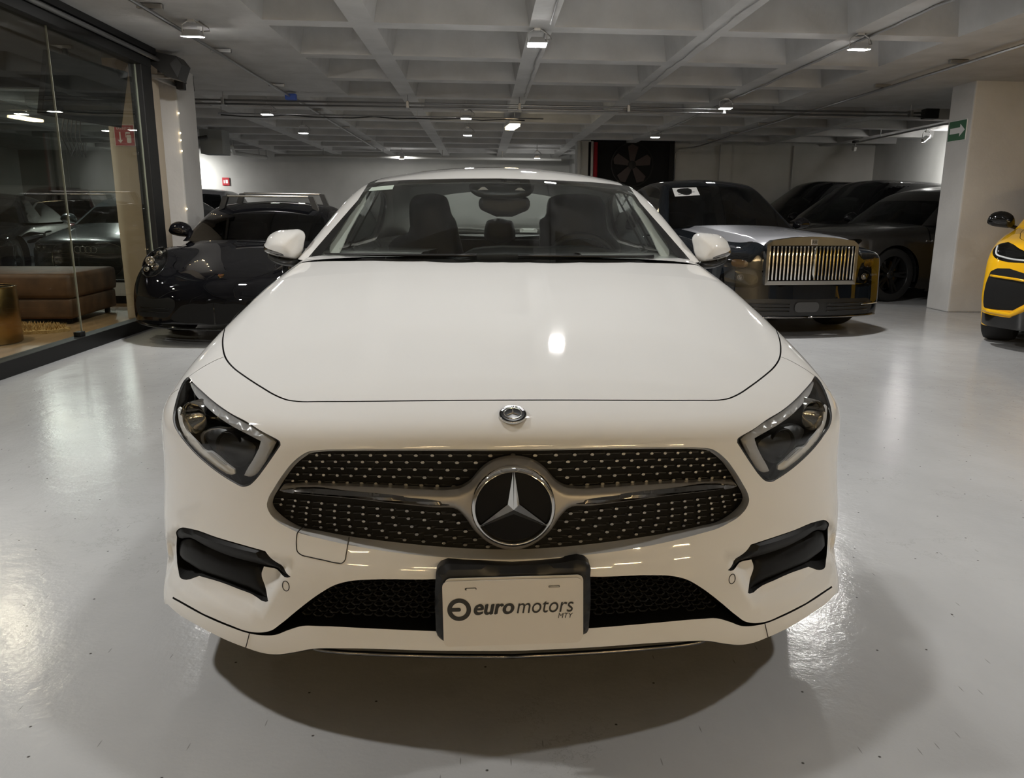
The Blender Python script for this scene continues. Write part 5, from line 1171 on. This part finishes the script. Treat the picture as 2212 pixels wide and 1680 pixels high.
for k, (a, b) in enumerate(((.22, .72), (.30, .62), (.16, .84), (.16, .70))):
    y_ = .20+.18*k; e = lambda s_, t: pp[0]*(1-s_)*(1-t)+pp[1]*s_*(1-t)+pp[2]*s_*t+pp[3]*(1-s_)*t
    n_ = grad(RO.g, c[None])[0]*.006; MB().add([e(a, y_)+n_, e(b, y_)+n_, e(b, y_+.05)+n_, e(a, y_+.05)+n_], [(0, 1, 2, 3)]).build('sheet_print', 'print_black', car)
# ---------------------------------------------------------------- yellow sports SUV
def place(u, v, y, local, rz):
    """loc so that local point projects to the pixel at depth y"""
    p = at_y(u, v, y); c, s_ = math.cos(rz), math.sin(rz); return (float(p[0]-(local[0]*c-local[1]*s_)), float(p[1]-(local[0]*s_+local[1]*c)), 0.)
URZ = math.radians(-40)
UR = Gen(place(2122, 640, 7.05, (-.94, .38), URZ), URZ, 5.1,
         [(0, .10), (.2, .03), (.4, .0), (.6, .0), (.75, .03), (.9, .08)], (.20, .28),
         [(-.1, .84), (0, .90), (.1, .965), (.3, 1.02), (.7, 1.07), (1.2, 1.11), (1.6, 1.14), (2.5, 1.12), (4.0, 1.15), (5.0, 1.1)],
         [(-.1, .86), (.2, .93), (.6, .98), (1.0, 1.0), (3, 1.0), (5, .92)], [(0, .06), (.25, .02), (.5, .0), (.8, .01), (.95, .05), (1.1, .11)], (1.5, 1.08, 1.75, .30),
         [(1.4, 1.2), (2.0, 1.46), (2.4, 1.60), (2.9, 1.64), (3.6, 1.60), (4.4, 1.42), (5.0, 1.2)], .88, kf=.07, ks=.09, tum=.5, rearw=(4.8, 1.3), kr=.07)
ul = UR.low
ur_l = crv(ul.front([(-.90, .84), (-.91, .92), (-.86, .955), (-.62, .89), (-.40, .835), (-.42, .775), (-.62, .795), (-.80, .80)]), True, 4)
ur_i = crv(ul.front([(-.90, .70), (-.84, .735), (-.5, .68), (-.32, .65), (-.34, .56), (-.5, .49), (-.66, .375), (-.84, .36), (-.92, .37), (-.935, .52)]), True, 3, (0, 3, 6))
ur_b = crv(ul.front([(-.93, .315), (-.68, .305), (-.5, .42), (-.03, .42), (-.03, .215), (-.93, .215)]), True, 2, (0, 1, 2, 3, 4, 5))
car, R_ = build_gen(UR, 'sports_suv_car', 'bright yellow sports utility car with black intakes beside the wide column', 'yellow_paint', (.95, 3.95), .026,
                    [('headlight', ur_l, None), ('side_intake', ur_i, 'matte_black'), ('lower_bumper', ur_b, 'gloss_black')], (), crv(ul.top([(.005, .16), (-.4, .22), (-.66, .40), (-.74, .8), (-.76, 1.2), (-.76, 1.5)]), False, 5), yc=1.6, wr=.385, ww=.30, rim='rim_dark')
lampset(UR, car, ur_l, R_, 'headlight', .05, [(.6, .5, .03, 'dark_chrome')])
q = ul.front(crv([(-.885, .93), (-.875, .86), (-.80, .835), (-.60, .815), (-.43, .80)], False, 5), dy=.012); bead(q, .009, 'light_blade', 'drl', car, True)
q = ul.front(crv([(-.89, .665), (-.70, .655), (-.5, .635), (-.34, .62)], False, 5)); bead(q-[0, .01, 0], .012, 'intake_blade', 'yellow_paint', car, True)
q = ul.front(crv([(-.91, .345), (-.67, .335), (-.50, .455), (-.34, .535)], False, 5, (1,))); bead(q-[0, .012, 0], .020, 'bumper_blade', 'yellow_paint', car, True)
simple_mirror(car, .90, 1.85, 1.10, 'gloss_black', 1.1)
# ---------------------------------------------------------------- dark utility cars behind
SUVp = dict(L=4.95, yv=[(0, .10), (.2, .02), (.45, 0), (.7, .02), (.9, .06)], bow=(.18, .25), zc=[(-.1, .84), (0, .90), (.12, .97), (.4, 1.02), (1.0, 1.08), (1.5, 1.12), (2.5, 1.12), (4.0, 1.12), (4.9, 1.08)], xs=[(-.1, .88), (.2, .93), (.6, .965), (1.2, .985), (3, .985), (4.9, .93)], xi=[(0, .06), (.25, .01), (.6, 0), (.85, .02), (1.0, .06), (1.12, .11)], ws=(1.35, 1.10, 1.45, .28), zr=[(1.2, 1.2), (1.8, 1.50), (2.1, 1.67), (2.6, 1.74), (3.6, 1.73), (4.3, 1.66), (4.9, 1.5)], gw=.86, tum=.38, rearw=(4.85, .5))
def suv(loc, rz, label, paint, name='utility_car', roof=0., rim='rim_dark', lamp=True, group=None, zr=None):
    p = dict(SUVp)
    if zr: p['zr'] = zr
    G = Gen(loc, rz, **p); l_ = G.low
    hp_ = crv(l_.front([(-.50, .74), (-.86, .80), (-.88, .86), (-.70, .86), (-.50, .83)]), True, 4); gr = resample(l_.front([(-.0, .56), (-.42, .56), (-.45, .66), (-.45, .80), (-.0, .82)]), .05, False)
    c_, R2 = build_gen(G, name, label, paint, (.92, 3.85), .045, [('headlight', hp_, 'dark_glass'), ('grille', gr, 'satin_black')], (), crv(l_.top([(.005, .14), (-.4, .2), (-.70, .42), (-.75, .8), (-.76, 1.3)]), False, 4), yc=1.5, wr=.38, ww=.28, rim=rim, group=group)
    simple_mirror(c_, .88, 1.75, 1.10, 'black_paint', 1.1)
    return c_, G
rz = math.radians(-75)
TALL = [(1.2, 1.2), (1.8, 1.56), (2.1, 1.76), (2.6, 1.86), (3.6, 1.86), (4.3, 1.80), (4.9, 1.62)]
ML = place(1935, 598, 10.75, (.99, .92), rz)
mc, MG = suv(ML, rz, 'dark grey sports utility car with dark spoked wheel between the two-tone car and the column', 'grey_paint', zr=[(1.2, 1.2), (1.8, 1.46), (2.1, 1.60), (2.6, 1.67), (3.6, 1.63), (4.3, 1.5), (4.9, 1.3)])
for k in range(3):
    q = MG.low.side([(1.42+.10*k, .86), (1.49+.10*k, .855)], 1); MB().tube([tuple(p+np.array([.004, 0, 0])) for p in q], .012, 6).build('fender_vent', 'chrome', mc)
suv((ML[0]+.0, ML[1]+2.45, 0), rz, 'black utility car parked just behind the dark grey one', 'black_paint', zr=TALL)
suv((ML[0]-.05, ML[1]+4.75, 0), rz, 'tall black utility car deepest in the recess by the back wall', 'black_paint', zr=[(a, b+.07) for a, b in TALL])
# ---------------------------------------------------------------- cars behind the lounge glass
SED = dict(L=4.9, yv=[(0, .08), (.2, .01), (.4, 0), (.6, .02), (.75, .06)], bow=(.16, .34), zc=[(-.1, .64), (0, .70), (.12, .77), (.4, .83), (1.0, .93), (1.45, .99), (2.5, 1.0), (4.0, 1.02), (4.9, .95)], xs=[(-.1, .86), (.2, .90), (.6, .93), (1.2, .94), (3, .94), (4.9, .88)], xi=[(0, .04), (.25, .0), (.6, 0), (.8, .03), (.95, .09)], ws=(1.42, .98, 1.75, .3), zr=[(1.3, 1.1), (1.9, 1.29), (2.2, 1.40), (2.7, 1.46), (3.3, 1.44), (4.0, 1.28), (4.6, 1.05)], gw=.84, tum=.55, rearw=(4.5, 1.8))
AU = Gen((-5.62, 11.55, 0), math.radians(2), **SED); al = AU.low
au_g = crv(al.front([(-.0, .27), (-.36, .27), (-.44, .34), (-.47, .50), (-.44, .64), (-.40, .68), (-.0, .68)]), False, 4)
au_l = crv(al.front([(-.56, .66), (-.62, .60), (-.80, .62), (-.86, .70), (-.80, .72), (-.66, .69)]), True, 4)
car, R_ = build_gen(AU, 'executive_car', 'dark slate saloon with four-ring badge and big dark grille behind the lounge glass', 'slate_paint', (.9, 3.85), .04, [('grille', au_g, 'satin_black'), ('headlight', au_l, None)], (), crv(al.top([(.005, .13), (-.4, .19), (-.64, .36), (-.72, .8), (-.74, 1.4)]), False, 4), yc=1.55)
lampset(AU, car, au_l, R_, 'headlight', .05, [(.4, .5, .025, 'lamp_chrome'), (.75, .5, .02, 'lamp_chrome')])
q = crv(al.front([(0, .69), (-.40, .69), (-.45, .65), (-.48, .50), (-.45, .34), (-.36, .26), (0, .26)]), False, 3); bead(q-[0, .004, 0], .008, 'grille_frame', 'dark_chrome', car, True)
yb_ = al.front([(0, .63)])[0, 1]-.012
for k in range(4): MB().lathe([(.040, -.006), (.046, -.008), (.050, -.006), (.050, .006), (.040, .006)], 24, ((k-1.5)*.072, yb_, .625), 'y', close=True).build('badge_ring', 'chrome', car, smooth=True)
for z in (.33, .39, .45, .51, .57): q = al.front([(-x, z) for x in np.linspace(0, .43, 6)]); bead(q-[0, .006, 0], .004, 'grille_slat', 'dark_chrome', car, True)
simple_mirror(car, .86, 1.75, .98, 'slate_paint', 1.)
p_ = dict(SED); rz = math.radians(14); G_ = Gen((-8.15, 12.2, 0), rz, **p_)
build_gen(G_, 'saloon_car', 'black saloon behind the lounge glass next to the slate saloon', 'black_paint', (.9, 3.85), .05, [('headlight', crv(G_.low.front([(-.56, .62), (-.80, .60), (-.86, .70), (-.66, .69)]), True, 3), 'dark_glass')], yc=1.55); 
suv((-9.6, 18.2, 0), math.radians(20), 'dark red utility car behind the black saloon, beyond the lounge glass', 'red_paint')
suv((-6.9, 18.0, 0), math.radians(4), 'pale silver utility car with black roof carrier beyond the slate saloon', 'silver_paint')
# ================================================================ fittings on walls, columns and ceiling
def vec(p): return tuple(float(a) for a in p)
def conduit(name, pts, r, label, m='steel', grp=None, cat='conduit'):
    b = MB().tube(pts, r, 8); o = b.build(name, m, smooth=True); return tag(o, label, cat, grp)
# double conduit across the hall
cr = empty('conduit_run', (0, 11.68, 2.685), label='double steel conduit crossing the whole hall under the ribs', cat='conduit')
for dz, dy in ((0, 0), (-.045, .05)): MB().tube([(-4.3, dy, dz), (6.6, dy, dz)], .014, 8).build('conduit_pipe', 'steel', cr, smooth=True)
for x in (-3.6, -1.05, .53, 2.1, 3.5, 6.3):
    h = ceil_z(x, 11.68)-2.685; MB().bbox((x-.02, -.03, -.06), (x+.02, .07, .03), .004).tube([(x, .02, .02), (x, .02, h)], .006, 6).build('conduit_hanger', 'steel', cr)
MB().bbox((6.5, -.05, -.08), (6.7, .1, .06), .01).build('junction_box', 'frame_black', cr)
# long conduits with channel brackets
def long_run(x, y0, y1, marks, label, end=None, r=.016):
    o = empty('conduit_run', (x, 0, 2.74), label=label, cat='conduit'); pts = [(0, y0, 0), (0, y1, 0)]+(end or []); MB().tube(pts, r, 8).build('conduit_pipe', 'steel', o, smooth=True)
    for y in marks:
        h = ceil_z(x, y)-2.74; MB().bbox((-.10, y-.025, .018), (.10, y+.025, .055), .004).build('channel_bracket', 'steel', o); MB().tube([(0, y, .05), (0, y, h)], .007, 6).build('bracket_rod', 'steel', o)
    return o
long_run(-2.66, 1.0, 20.5, [2.6, 4.6, 6.95, 8.7, 10.9, 13.4, 16., 19.], 'steel conduit with channel brackets running lengthwise beside the lounge glass')
long_run(4.98, 2.0, 18.4, [3., 5.5, 8.4, 10.0, 12.9, 14.2, 15.8, 17.4], 'steel conduit with channel brackets running lengthwise beside the wide column', [(-.10, 18.6, -.02), (-.42, 18.62, -.05), (-.50, 18.62, -.16), (-.50, 18.62, -.75)])
q0, q1 = at_z(1848, 308, 2.66), at_z(2040, 268, 2.66); conduit('short_conduit', [vec(q0), vec(q1), (float(q1[0])+.6, float(q1[1])-.6, 2.66)], .016, 'short steel conduit leading to a small camera behind the wide column')
cmz = bpy.data.objects['short_conduit']
for t_ in [t for t in np.linspace(.05, .95, 40) if ceil_z(*(q0*(1-t)+q1*t)[:2]) == SOF][::12]:
    p = q0*(1-t_)+q1*t_; MB().tube([vec(p), (float(p[0]), float(p[1]), ceil_z(p[0], p[1]))], .007, 6).build('conduit_rod', 'steel', cmz)
sc_ = empty('ceiling_camera', vec(q0), label='small white camera hanging from the end of the short conduit', cat='camera'); MB().bbox((-.03, -.06, -.16), (.03, .05, -.07), .012, Matrix.Rotation(.3, 3, 'X')).build('camera_body', 'pipe_white', sc_); MB().tube([(0, 0, -.06), (0, 0, .02)], .012, 6).build('camera_stem', 'steel', sc_); MB().bbox((-.05, -.05, -.01), (.05, .05, .04), .01).build('camera_box', 'cable_black', sc_)
# slack cables clipped along the ribs
def rib_cable(x, ys_, label, m='cable_grey', seed=1, r=.008, amp=.010, dz=-.010):
    rn = random.Random(seed); pts = []; y = ys_[0]
    while y < ys_[1]: pts.append((x+rn.uniform(-amp, amp), y, SOF+dz-rn.uniform(0, .012))); y += .22
    o = MB().tube(pts, r, 6).build('rib_cable', m, smooth=True); return tag(o, label, 'cable', 'cables along the ribs')
rib_cable(.585, (1.5, 7.4), 'grey cable along the middle rib up to the flood lamp over the white car', 'cable_grey', 3); rib_cable(.585, (7.6, 11.6), 'dark cable along the middle rib between flood lamp and double conduit', 'cable_grey', 4)
rib_cable(2.1, (2., 11.), 'thin dark cable along the bare ceiling rib without lamps', 'cable_grey', 5, .005); rib_cable(3.53, (1.5, 17.), 'thick grey cable along the rib that carries the lamps over the two-tone car', 'cable_grey', 6, .011)
pts = [(-4.2, 13.48, 2.69)]+[(-4.2+.35*k, 13.48-.002*k, 2.69-.02*math.sin(k*1.7)-(.03 if k % 4 == 2 else 0)) for k in range(1, 15)]
tag(MB().tube(pts, .010, 6).build('hanging_cable', 'cable_black', smooth=True), 'black sagging cable strung from the column to the lamps by the fluorescent fixture', 'cable')
conduit('thin_conduit', [(-4.2, 13.35, 2.70), (1.0, 13.35, 2.70)], .010, 'thin steel conduit beside the sagging black cable')
for x in (-4.15, -2.6, -1.05, .53): MB().tube([(x, 13.35, 2.70), (x, 13.35, ceil_z(x, 13.35))], .006, 5).build('conduit_rod', 'steel', bpy.data.objects['thin_conduit'])
q = at_z(640, 216, 2.74); b = tag(MB().bbox((-.10, -.05, -.05), (.05, .05, .03), .015).build('cable_tie_bundle', 'blue_tape'), 'blue tape bundle where the lengthwise conduit meets the double conduit', 'tape'); b.location = (-2.62, 11.6, 2.74)
# loudspeaker on the end post of the glass wall
sp_ = empty('loudspeaker', (-3.30, 8.95, 2.64), label='black wedge loudspeaker on the post between glass wall and column', cat='speaker')
w_ = [(-.15, .03), (-.08, .14), (.14, .10), (.20, .02), (.14, -.13), (.02, -.10)]
MB().prism([(a, b) for a, b in w_], -.12, .10, lambda a, b, h: (a, h, b)).build('speaker_box', 'satin_black', sp_)
MB().prism([(.145, .085), (.195, .015), (.14, -.115), (.07, .02)], -.135, -.12, yfn).build('speaker_grille', 'cable_black', sp_); MB().bbox((-.22, .09, -.09), (-.17, .80, -.05), .005).bbox((-.2, .06, -.09), (.02, .10, -.05), .005).build('speaker_bracket', 'steel', sp_)
cb2 = empty('camera_bracket', (-3.50, 9.74, 2.62), label='grey bracket with small device on the column beside the loudspeaker', cat='bracket'); MB().bbox((.0, -.10, -.02), (.10, .02, .02), .006).bbox((.04, -.16, -.10), (.12, -.06, -.02), .01).build('bracket_body', 'cable_black', cb2)
# LED string down the column corner
ls = tag(MB().tube([(-3.515, 9.745, z) for z in np.linspace(.4, 2.5, 12)], .004, 5).build('light_string', 'pipe_white'), 'thin light string with lit bulbs down the column edge behind the black coupe', 'light string')
bl_ = led('bulb', (1., .75, .4), 25.)  # bulbs on the string give off a warm glow
for z in (2.28, 2.06, 1.98, 1.86, 1.2, .95): o = MB().lathe([(0, -.008), (.006, -.005), (.008, 0), (.006, .005), (0, .008)], 8, (-3.513, 9.740, z)).build('bulb', bl_, ls)
# signs
sg = empty('extinguisher_sign', (-3.785, 8.893, 1.95), label='red EXTINTOR sign with arrow and extinguisher symbol on the tan panel', cat='sign')
MB().bbox((-.105, -.006, -.11), (.105, .002, .11), .003).build('sign_panel', 'print_white', sg); MB().box((-.098, -.0085, -.103), (.098, -.0065, .103)).build('sign_face', 'sign_red', sg)
txt('EXTINTOR', .15, .028, sg, 'print_white', (-.075, -.0095, .058))
MB().box((-.052, -.0095, -.05), (-.038, -.0088, .035)).add([(-.072, -.0092, -.045), (-.018, -.0092, -.045), (-.045, -.0092, -.078)], [(0, 2, 1)]).build('sign_arrow', 'print_white', sg)
MB().prism(rrect(.045, .085, .012, cx=.045, cz=-.035), -.0095, -.0088, yfn).box((.018, -.0095, .018), (.06, -.0088, .036)).box((.012, -.0095, -.02), (.019, -.0088, .03)).build('sign_symbol', 'print_white', sg)
p = at_y(488, 392, 23.58); s2 = empty('hose_sign', vec(p), label='small red equipment sign high on the back wall', cat='sign'); MB().bbox((-.10, -.01, -.11), (.10, .01, .11), .004).build('sign_panel', 'sign_red', s2); MB().box((-.06, -.014, -.05), (-.025, -.011, .04)).box((-.005, -.014, -.05), (.06, -.011, .05)).build('sign_symbol', 'print_white', s2)
p = at_y(487, 442, 23.35); e_ = empty('fire_extinguisher', vec(p), label='red fire extinguisher with white label on the back wall', cat='extinguisher')
MB().lathe([(0, -.30), (.08, -.29), (.085, -.25), (.085, .08), (.06, .14), (.025, .16), (.025, .19)], 20).build('cylinder', 'sign_red', e_, smooth=True); MB().lathe([(.0865, -.18), (.0865, -.02)], 20).build('paper_label', 'print_white', e_); MB().bbox((-.05, -.02, .19), (.09, .02, .22), .005).build('valve', 'frame_black', e_); MB().tube([(-.03, 0, .20), (-.12, 0, .16), (-.13, 0, -.10), (-.10, 0, -.2)], .012, 6).build('hose', 'frame_black', e_, smooth=True); MB().box((-.03, .07, -.1), (.03, .26, -.06)).build('wall_hook', 'steel', e_)
ar_ = empty('arrow_sign', (5.955, 9.88, 2.25), label='green sign with white arrow on the wide column', cat='sign')
MB().bbox((-.008, -.19, -.125), (.004, .19, .125), .003).build('sign_panel', 'print_white', ar_); MB().box((-.010, -.182, -.118), (-.008, .182, .118)).build('sign_face', 'sign_green', ar_)
apl = [(.15, .035), (-.06, .035), (-.06, .075), (-.165, 0), (-.06, -.075), (-.06, -.035), (.15, -.035)]; MB().prism(apl, -.0115, -.0102, lambda a, b, h: (h, a, b)).build('sign_arrow', 'print_white', ar_)
# wall fan and pipes
fn_ = empty('wall_fan', vec(at_y(1365, 352, 18.6)), label='big dark square exhaust fan in the back wall', cat='fan')
MB().box((-.92, 0, -.60), (.92, .09, .52)).build('fan_recess', 'matte_black', fn_); v, f_ = ring_strip([np.array([(-.98, -.04, -.66), (.98, -.04, -.66), (.98, -.04, .58), (-.98, -.04, .58)]), np.array([(-.86, -.05, -.54), (.86, -.05, -.54), (.86, -.05, .46), (-.86, -.05, .46)]), np.array([(-.86, .0, -.54), (.86, .0, -.54), (.86, .0, .46), (-.86, .0, .46)])]); MB().add(v, f_).build('fan_frame', 'frame_black', fn_)
for k in range(5):
    a = 2*math.pi*k/5+.3; c, s_ = math.cos(a), math.sin(a); pl_ = [(.08, -.05), (.40, -.13), (.46, .02), (.40, .12), (.08, .05)]; MB().prism([(x*c-z*s_, x*s_+z*c-.04) for x, z in pl_], -.03, -.015, yfn).build('fan_blade', mat('fan_red', (.02, .007, .007), .5), fn_)
MB().lathe([(0, -.06), (.09, -.055), (.10, 0)], 20, (0, 0, -.04), 'y').build('fan_hub', 'frame_black', fn_); MB().lathe([(.47, -.04), (.50, -.04), (.50, 0)], 36, (0, 0, -.04), 'y').build('fan_shroud', 'frame_black', fn_)
for u, m_, lb, r_ in ((1251, 'pipe_white', 'white drain pipe up the pale pier', .05), (1274, 'frame_black', 'black pipe between drain pipe and red pipe', .035), (1286, 'pipe_red', 'dark red fire pipe beside the wall fan', .055), (1279, 'pipe_white', 'slim white pipe in front of the red pipe', .03)):
    p = at_y(u, 340, 18.15 if m_ == 'pipe_white' else 18.3); conduit('wall_pipe', [(float(p[0]), float(p[1]), .0), (float(p[0]), float(p[1]), SOF-.02)], r_, lb, m_, 'wall pipes', 'pipe')
# back-left duct box and pvc line
p0 = at_y(447, 342, 16.9); bx_ = tag(MB().bbox((float(p0[0])-.15, 17.0, 2.32), (float(p0[0])+.30, 17.5, SOF+.01), .01).build('duct_box', 'grey_col'), 'grey duct box under the ceiling beside the grey column', 'box')
pv = empty('drain_line', (0, 0, 0), label='white jointed drain line under the ceiling by the back wall', cat='pipe'); pts = [vec(at_y(u, v, y)) for u, v, y in ((425, 315, 17.5), (500, 318, 19.), (505, 330, 20.), (560, 338, 22.), (575, 340, 22.4))]; MB().tube(pts, .05, 10).build('pipe', 'pipe_white', pv, smooth=True)
for p in pts: MB().tube([p, (p[0], p[1], ceil_z(p[0], p[1]))], .01, 5).build('hanger', 'steel', pv)
conduit('column_pipe', [(-5.72, 16.38, 0.), (-5.72, 16.38, 2.45), (-5.66, 16.38, 2.56), (-5.4, 16.38, 2.60)], .03, 'black pipe bent over at the top of the grey column', 'cable_black', None, 'pipe')
conduit('back_pipe', [(-5.4, 21.5, 2.60), (2.1, 21.5, 2.60)], .035, 'long white pipe under the ceiling before the back wall', 'pipe_white', None, 'pipe')
for x in (-4.15, -2.6, -1.05, .53): MB().tube([(x, 21.5, 2.60), (x, 21.5, ceil_z(x, 21.5))], .01, 5).build('pipe_rod', 'steel', bpy.data.objects['back_pipe'])
# ---- lounge furniture
M['ottoman'] = noise_mix(mat('ottoman_leather', (.09, .045, .02), .6), (.07, .035, .016), (.13, .065, .03), 6, 6)
M['rug'] = noise_mix(mat('shaggy_rug', (.55, .36, .14), .95), (.42, .26, .09), (.68, .46, .2), 30, 6, bump=1., bscale=90)
ot = empty('ottoman', (-5.35, 8.92, 0), math.radians(4), label='big brown upholstered ottoman inside the lounge', cat='ottoman')
MB().bbox((-1.3, -.62, .27), (1.05, .62, .53), .05).build('seat_cushion', 'ottoman', ot, smooth=True); MB().bbox((-1.28, -.60, .06), (1.03, .60, .275), .03).build('ottoman_base', 'ottoman', ot, smooth=True)
for x, y in ((-1.2, -.5), (.95, -.5), (-1.2, .5), (.95, .5)): MB().tube([(x, y, 0), (x, y, .07)], .03, 10).build('leg', 'frame_black', ot)
dr = empty('drum_table', (-4.50, 7.22, 0), label='round gold drum side table with dark top', cat='side table'); M['brass'] = mat('brushed_brass', (.42, .26, .09), .3, metal=1.)
MB().lathe([(.30, 0), (.315, .01), (.315, .49), (.31, .50)], 48).build('drum_body', 'brass', dr, smooth=True); MB().lathe([(0, .495), (.29, .495), (.30, .50), (.31, .50)], 48).build('table_top', 'gloss_black', dr); MB().lathe([(.30, .50), (.312, .508), (.318, .50), (.312, .492)], 48, close=True).build('top_rim', 'brass', dr, smooth=True)
rn = random.Random(2); rg = empty('shaggy_rug', (-4.72, 7.93, 0), label='golden shaggy rug on the lounge floor by the ottoman', cat='rug')
pl_ = [((.58+.05*rn.random())*math.cos(a), (.26+.04*rn.random())*math.sin(a)) for a in np.linspace(0, 2*math.pi, 40)[:-1]]; MB().prism(pl_, .001, .03).build('rug_base', 'rug', rg)
tf = MB()
for k in range(1500):
    a = rn.uniform(0, 2*math.pi); r_ = math.sqrt(rn.random()); x, y = .58*r_*math.cos(a), .26*r_*math.sin(a); dx, dy = rn.uniform(-.03, .03), rn.uniform(-.03, .03); tf.add([(x-.006, y, .028), (x+.006, y, .028), (x+dx, y+dy, .06+.02*rn.random())], [(0, 1, 2)])
tf.build('rug_pile', 'rug', rg, kind='stuff')
tvl = at_y(185, 285, 7.9); tv = empty('hanging_screen', (float(tvl[0]), 7.9, 2.0), math.radians(78), label='black screen on a ceiling arm with dangling cables inside the lounge', cat='screen')
MB().bbox((-.55, -.03, -.02), (.50, .03, .52), .012, Matrix.Rotation(.25, 3, 'X')).build('screen_panel', 'gloss_black', tv); MB().bbox((-.15, .03, .0), (.12, .12, .28), .02).build('wall_mount', 'satin_black', tv); MB().tube([(0, .08, .2), (0, .12, .62)], .025, 8).build('mount_pole', 'satin_black', tv)
for k in range(5): MB().tube([(-.1+.05*k, .1, .1), (-.12+.06*k, .16, -.15), (-.05+.05*k, .14, -.33), (.0+.03*k, .1, -.2)], .006, 5).build('cable', 'cable_black', tv, smooth=True)
# fixtures of the hall behind the camera (the warm light on the car's nose)
for i, (x, y) in enumerate([(-6., -9.), (-2.5, -9.), (1., -9.), (4.5, -9.), (8., -9.), (-4., -12.), (0., -12.), (4., -12.)]):
    tube_lamp((x, y, 2.62), math.pi/2, 'long warm tube fixture, %s along the %s front row' % (['first', 'second', 'third', 'fourth', 'fifth', 'first', 'second', 'third'][i], 'nearer' if y > -10 else 'outer'), 150.*WARM_E*(2.3 if x > 3 else .9), (1., .72, .38), 1.25, .16, 'warm tube fixtures in the front of the hall')
# lounge down lights
for i, (x, y) in enumerate([(-4.45, 7.0), (-6.3, 8.2), (-5.6, 5.2)]):
    t = empty('down_light', (x, y, 2.71), label='round down light in the lounge ceiling above the %s' % ['drum table', 'ottoman', 'bare lounge floor'][i], cat='lamp', group='lounge down lights')
    MB().lathe([(.05, .0), (.07, -.004), (.075, .008)], 20).build('lamp_ring', 'alu', t); MB().lathe([(0, .001), (.05, .001)], 20).build('lamp_lens', led('down%d' % i, (1., .86, .66), 900.), t)
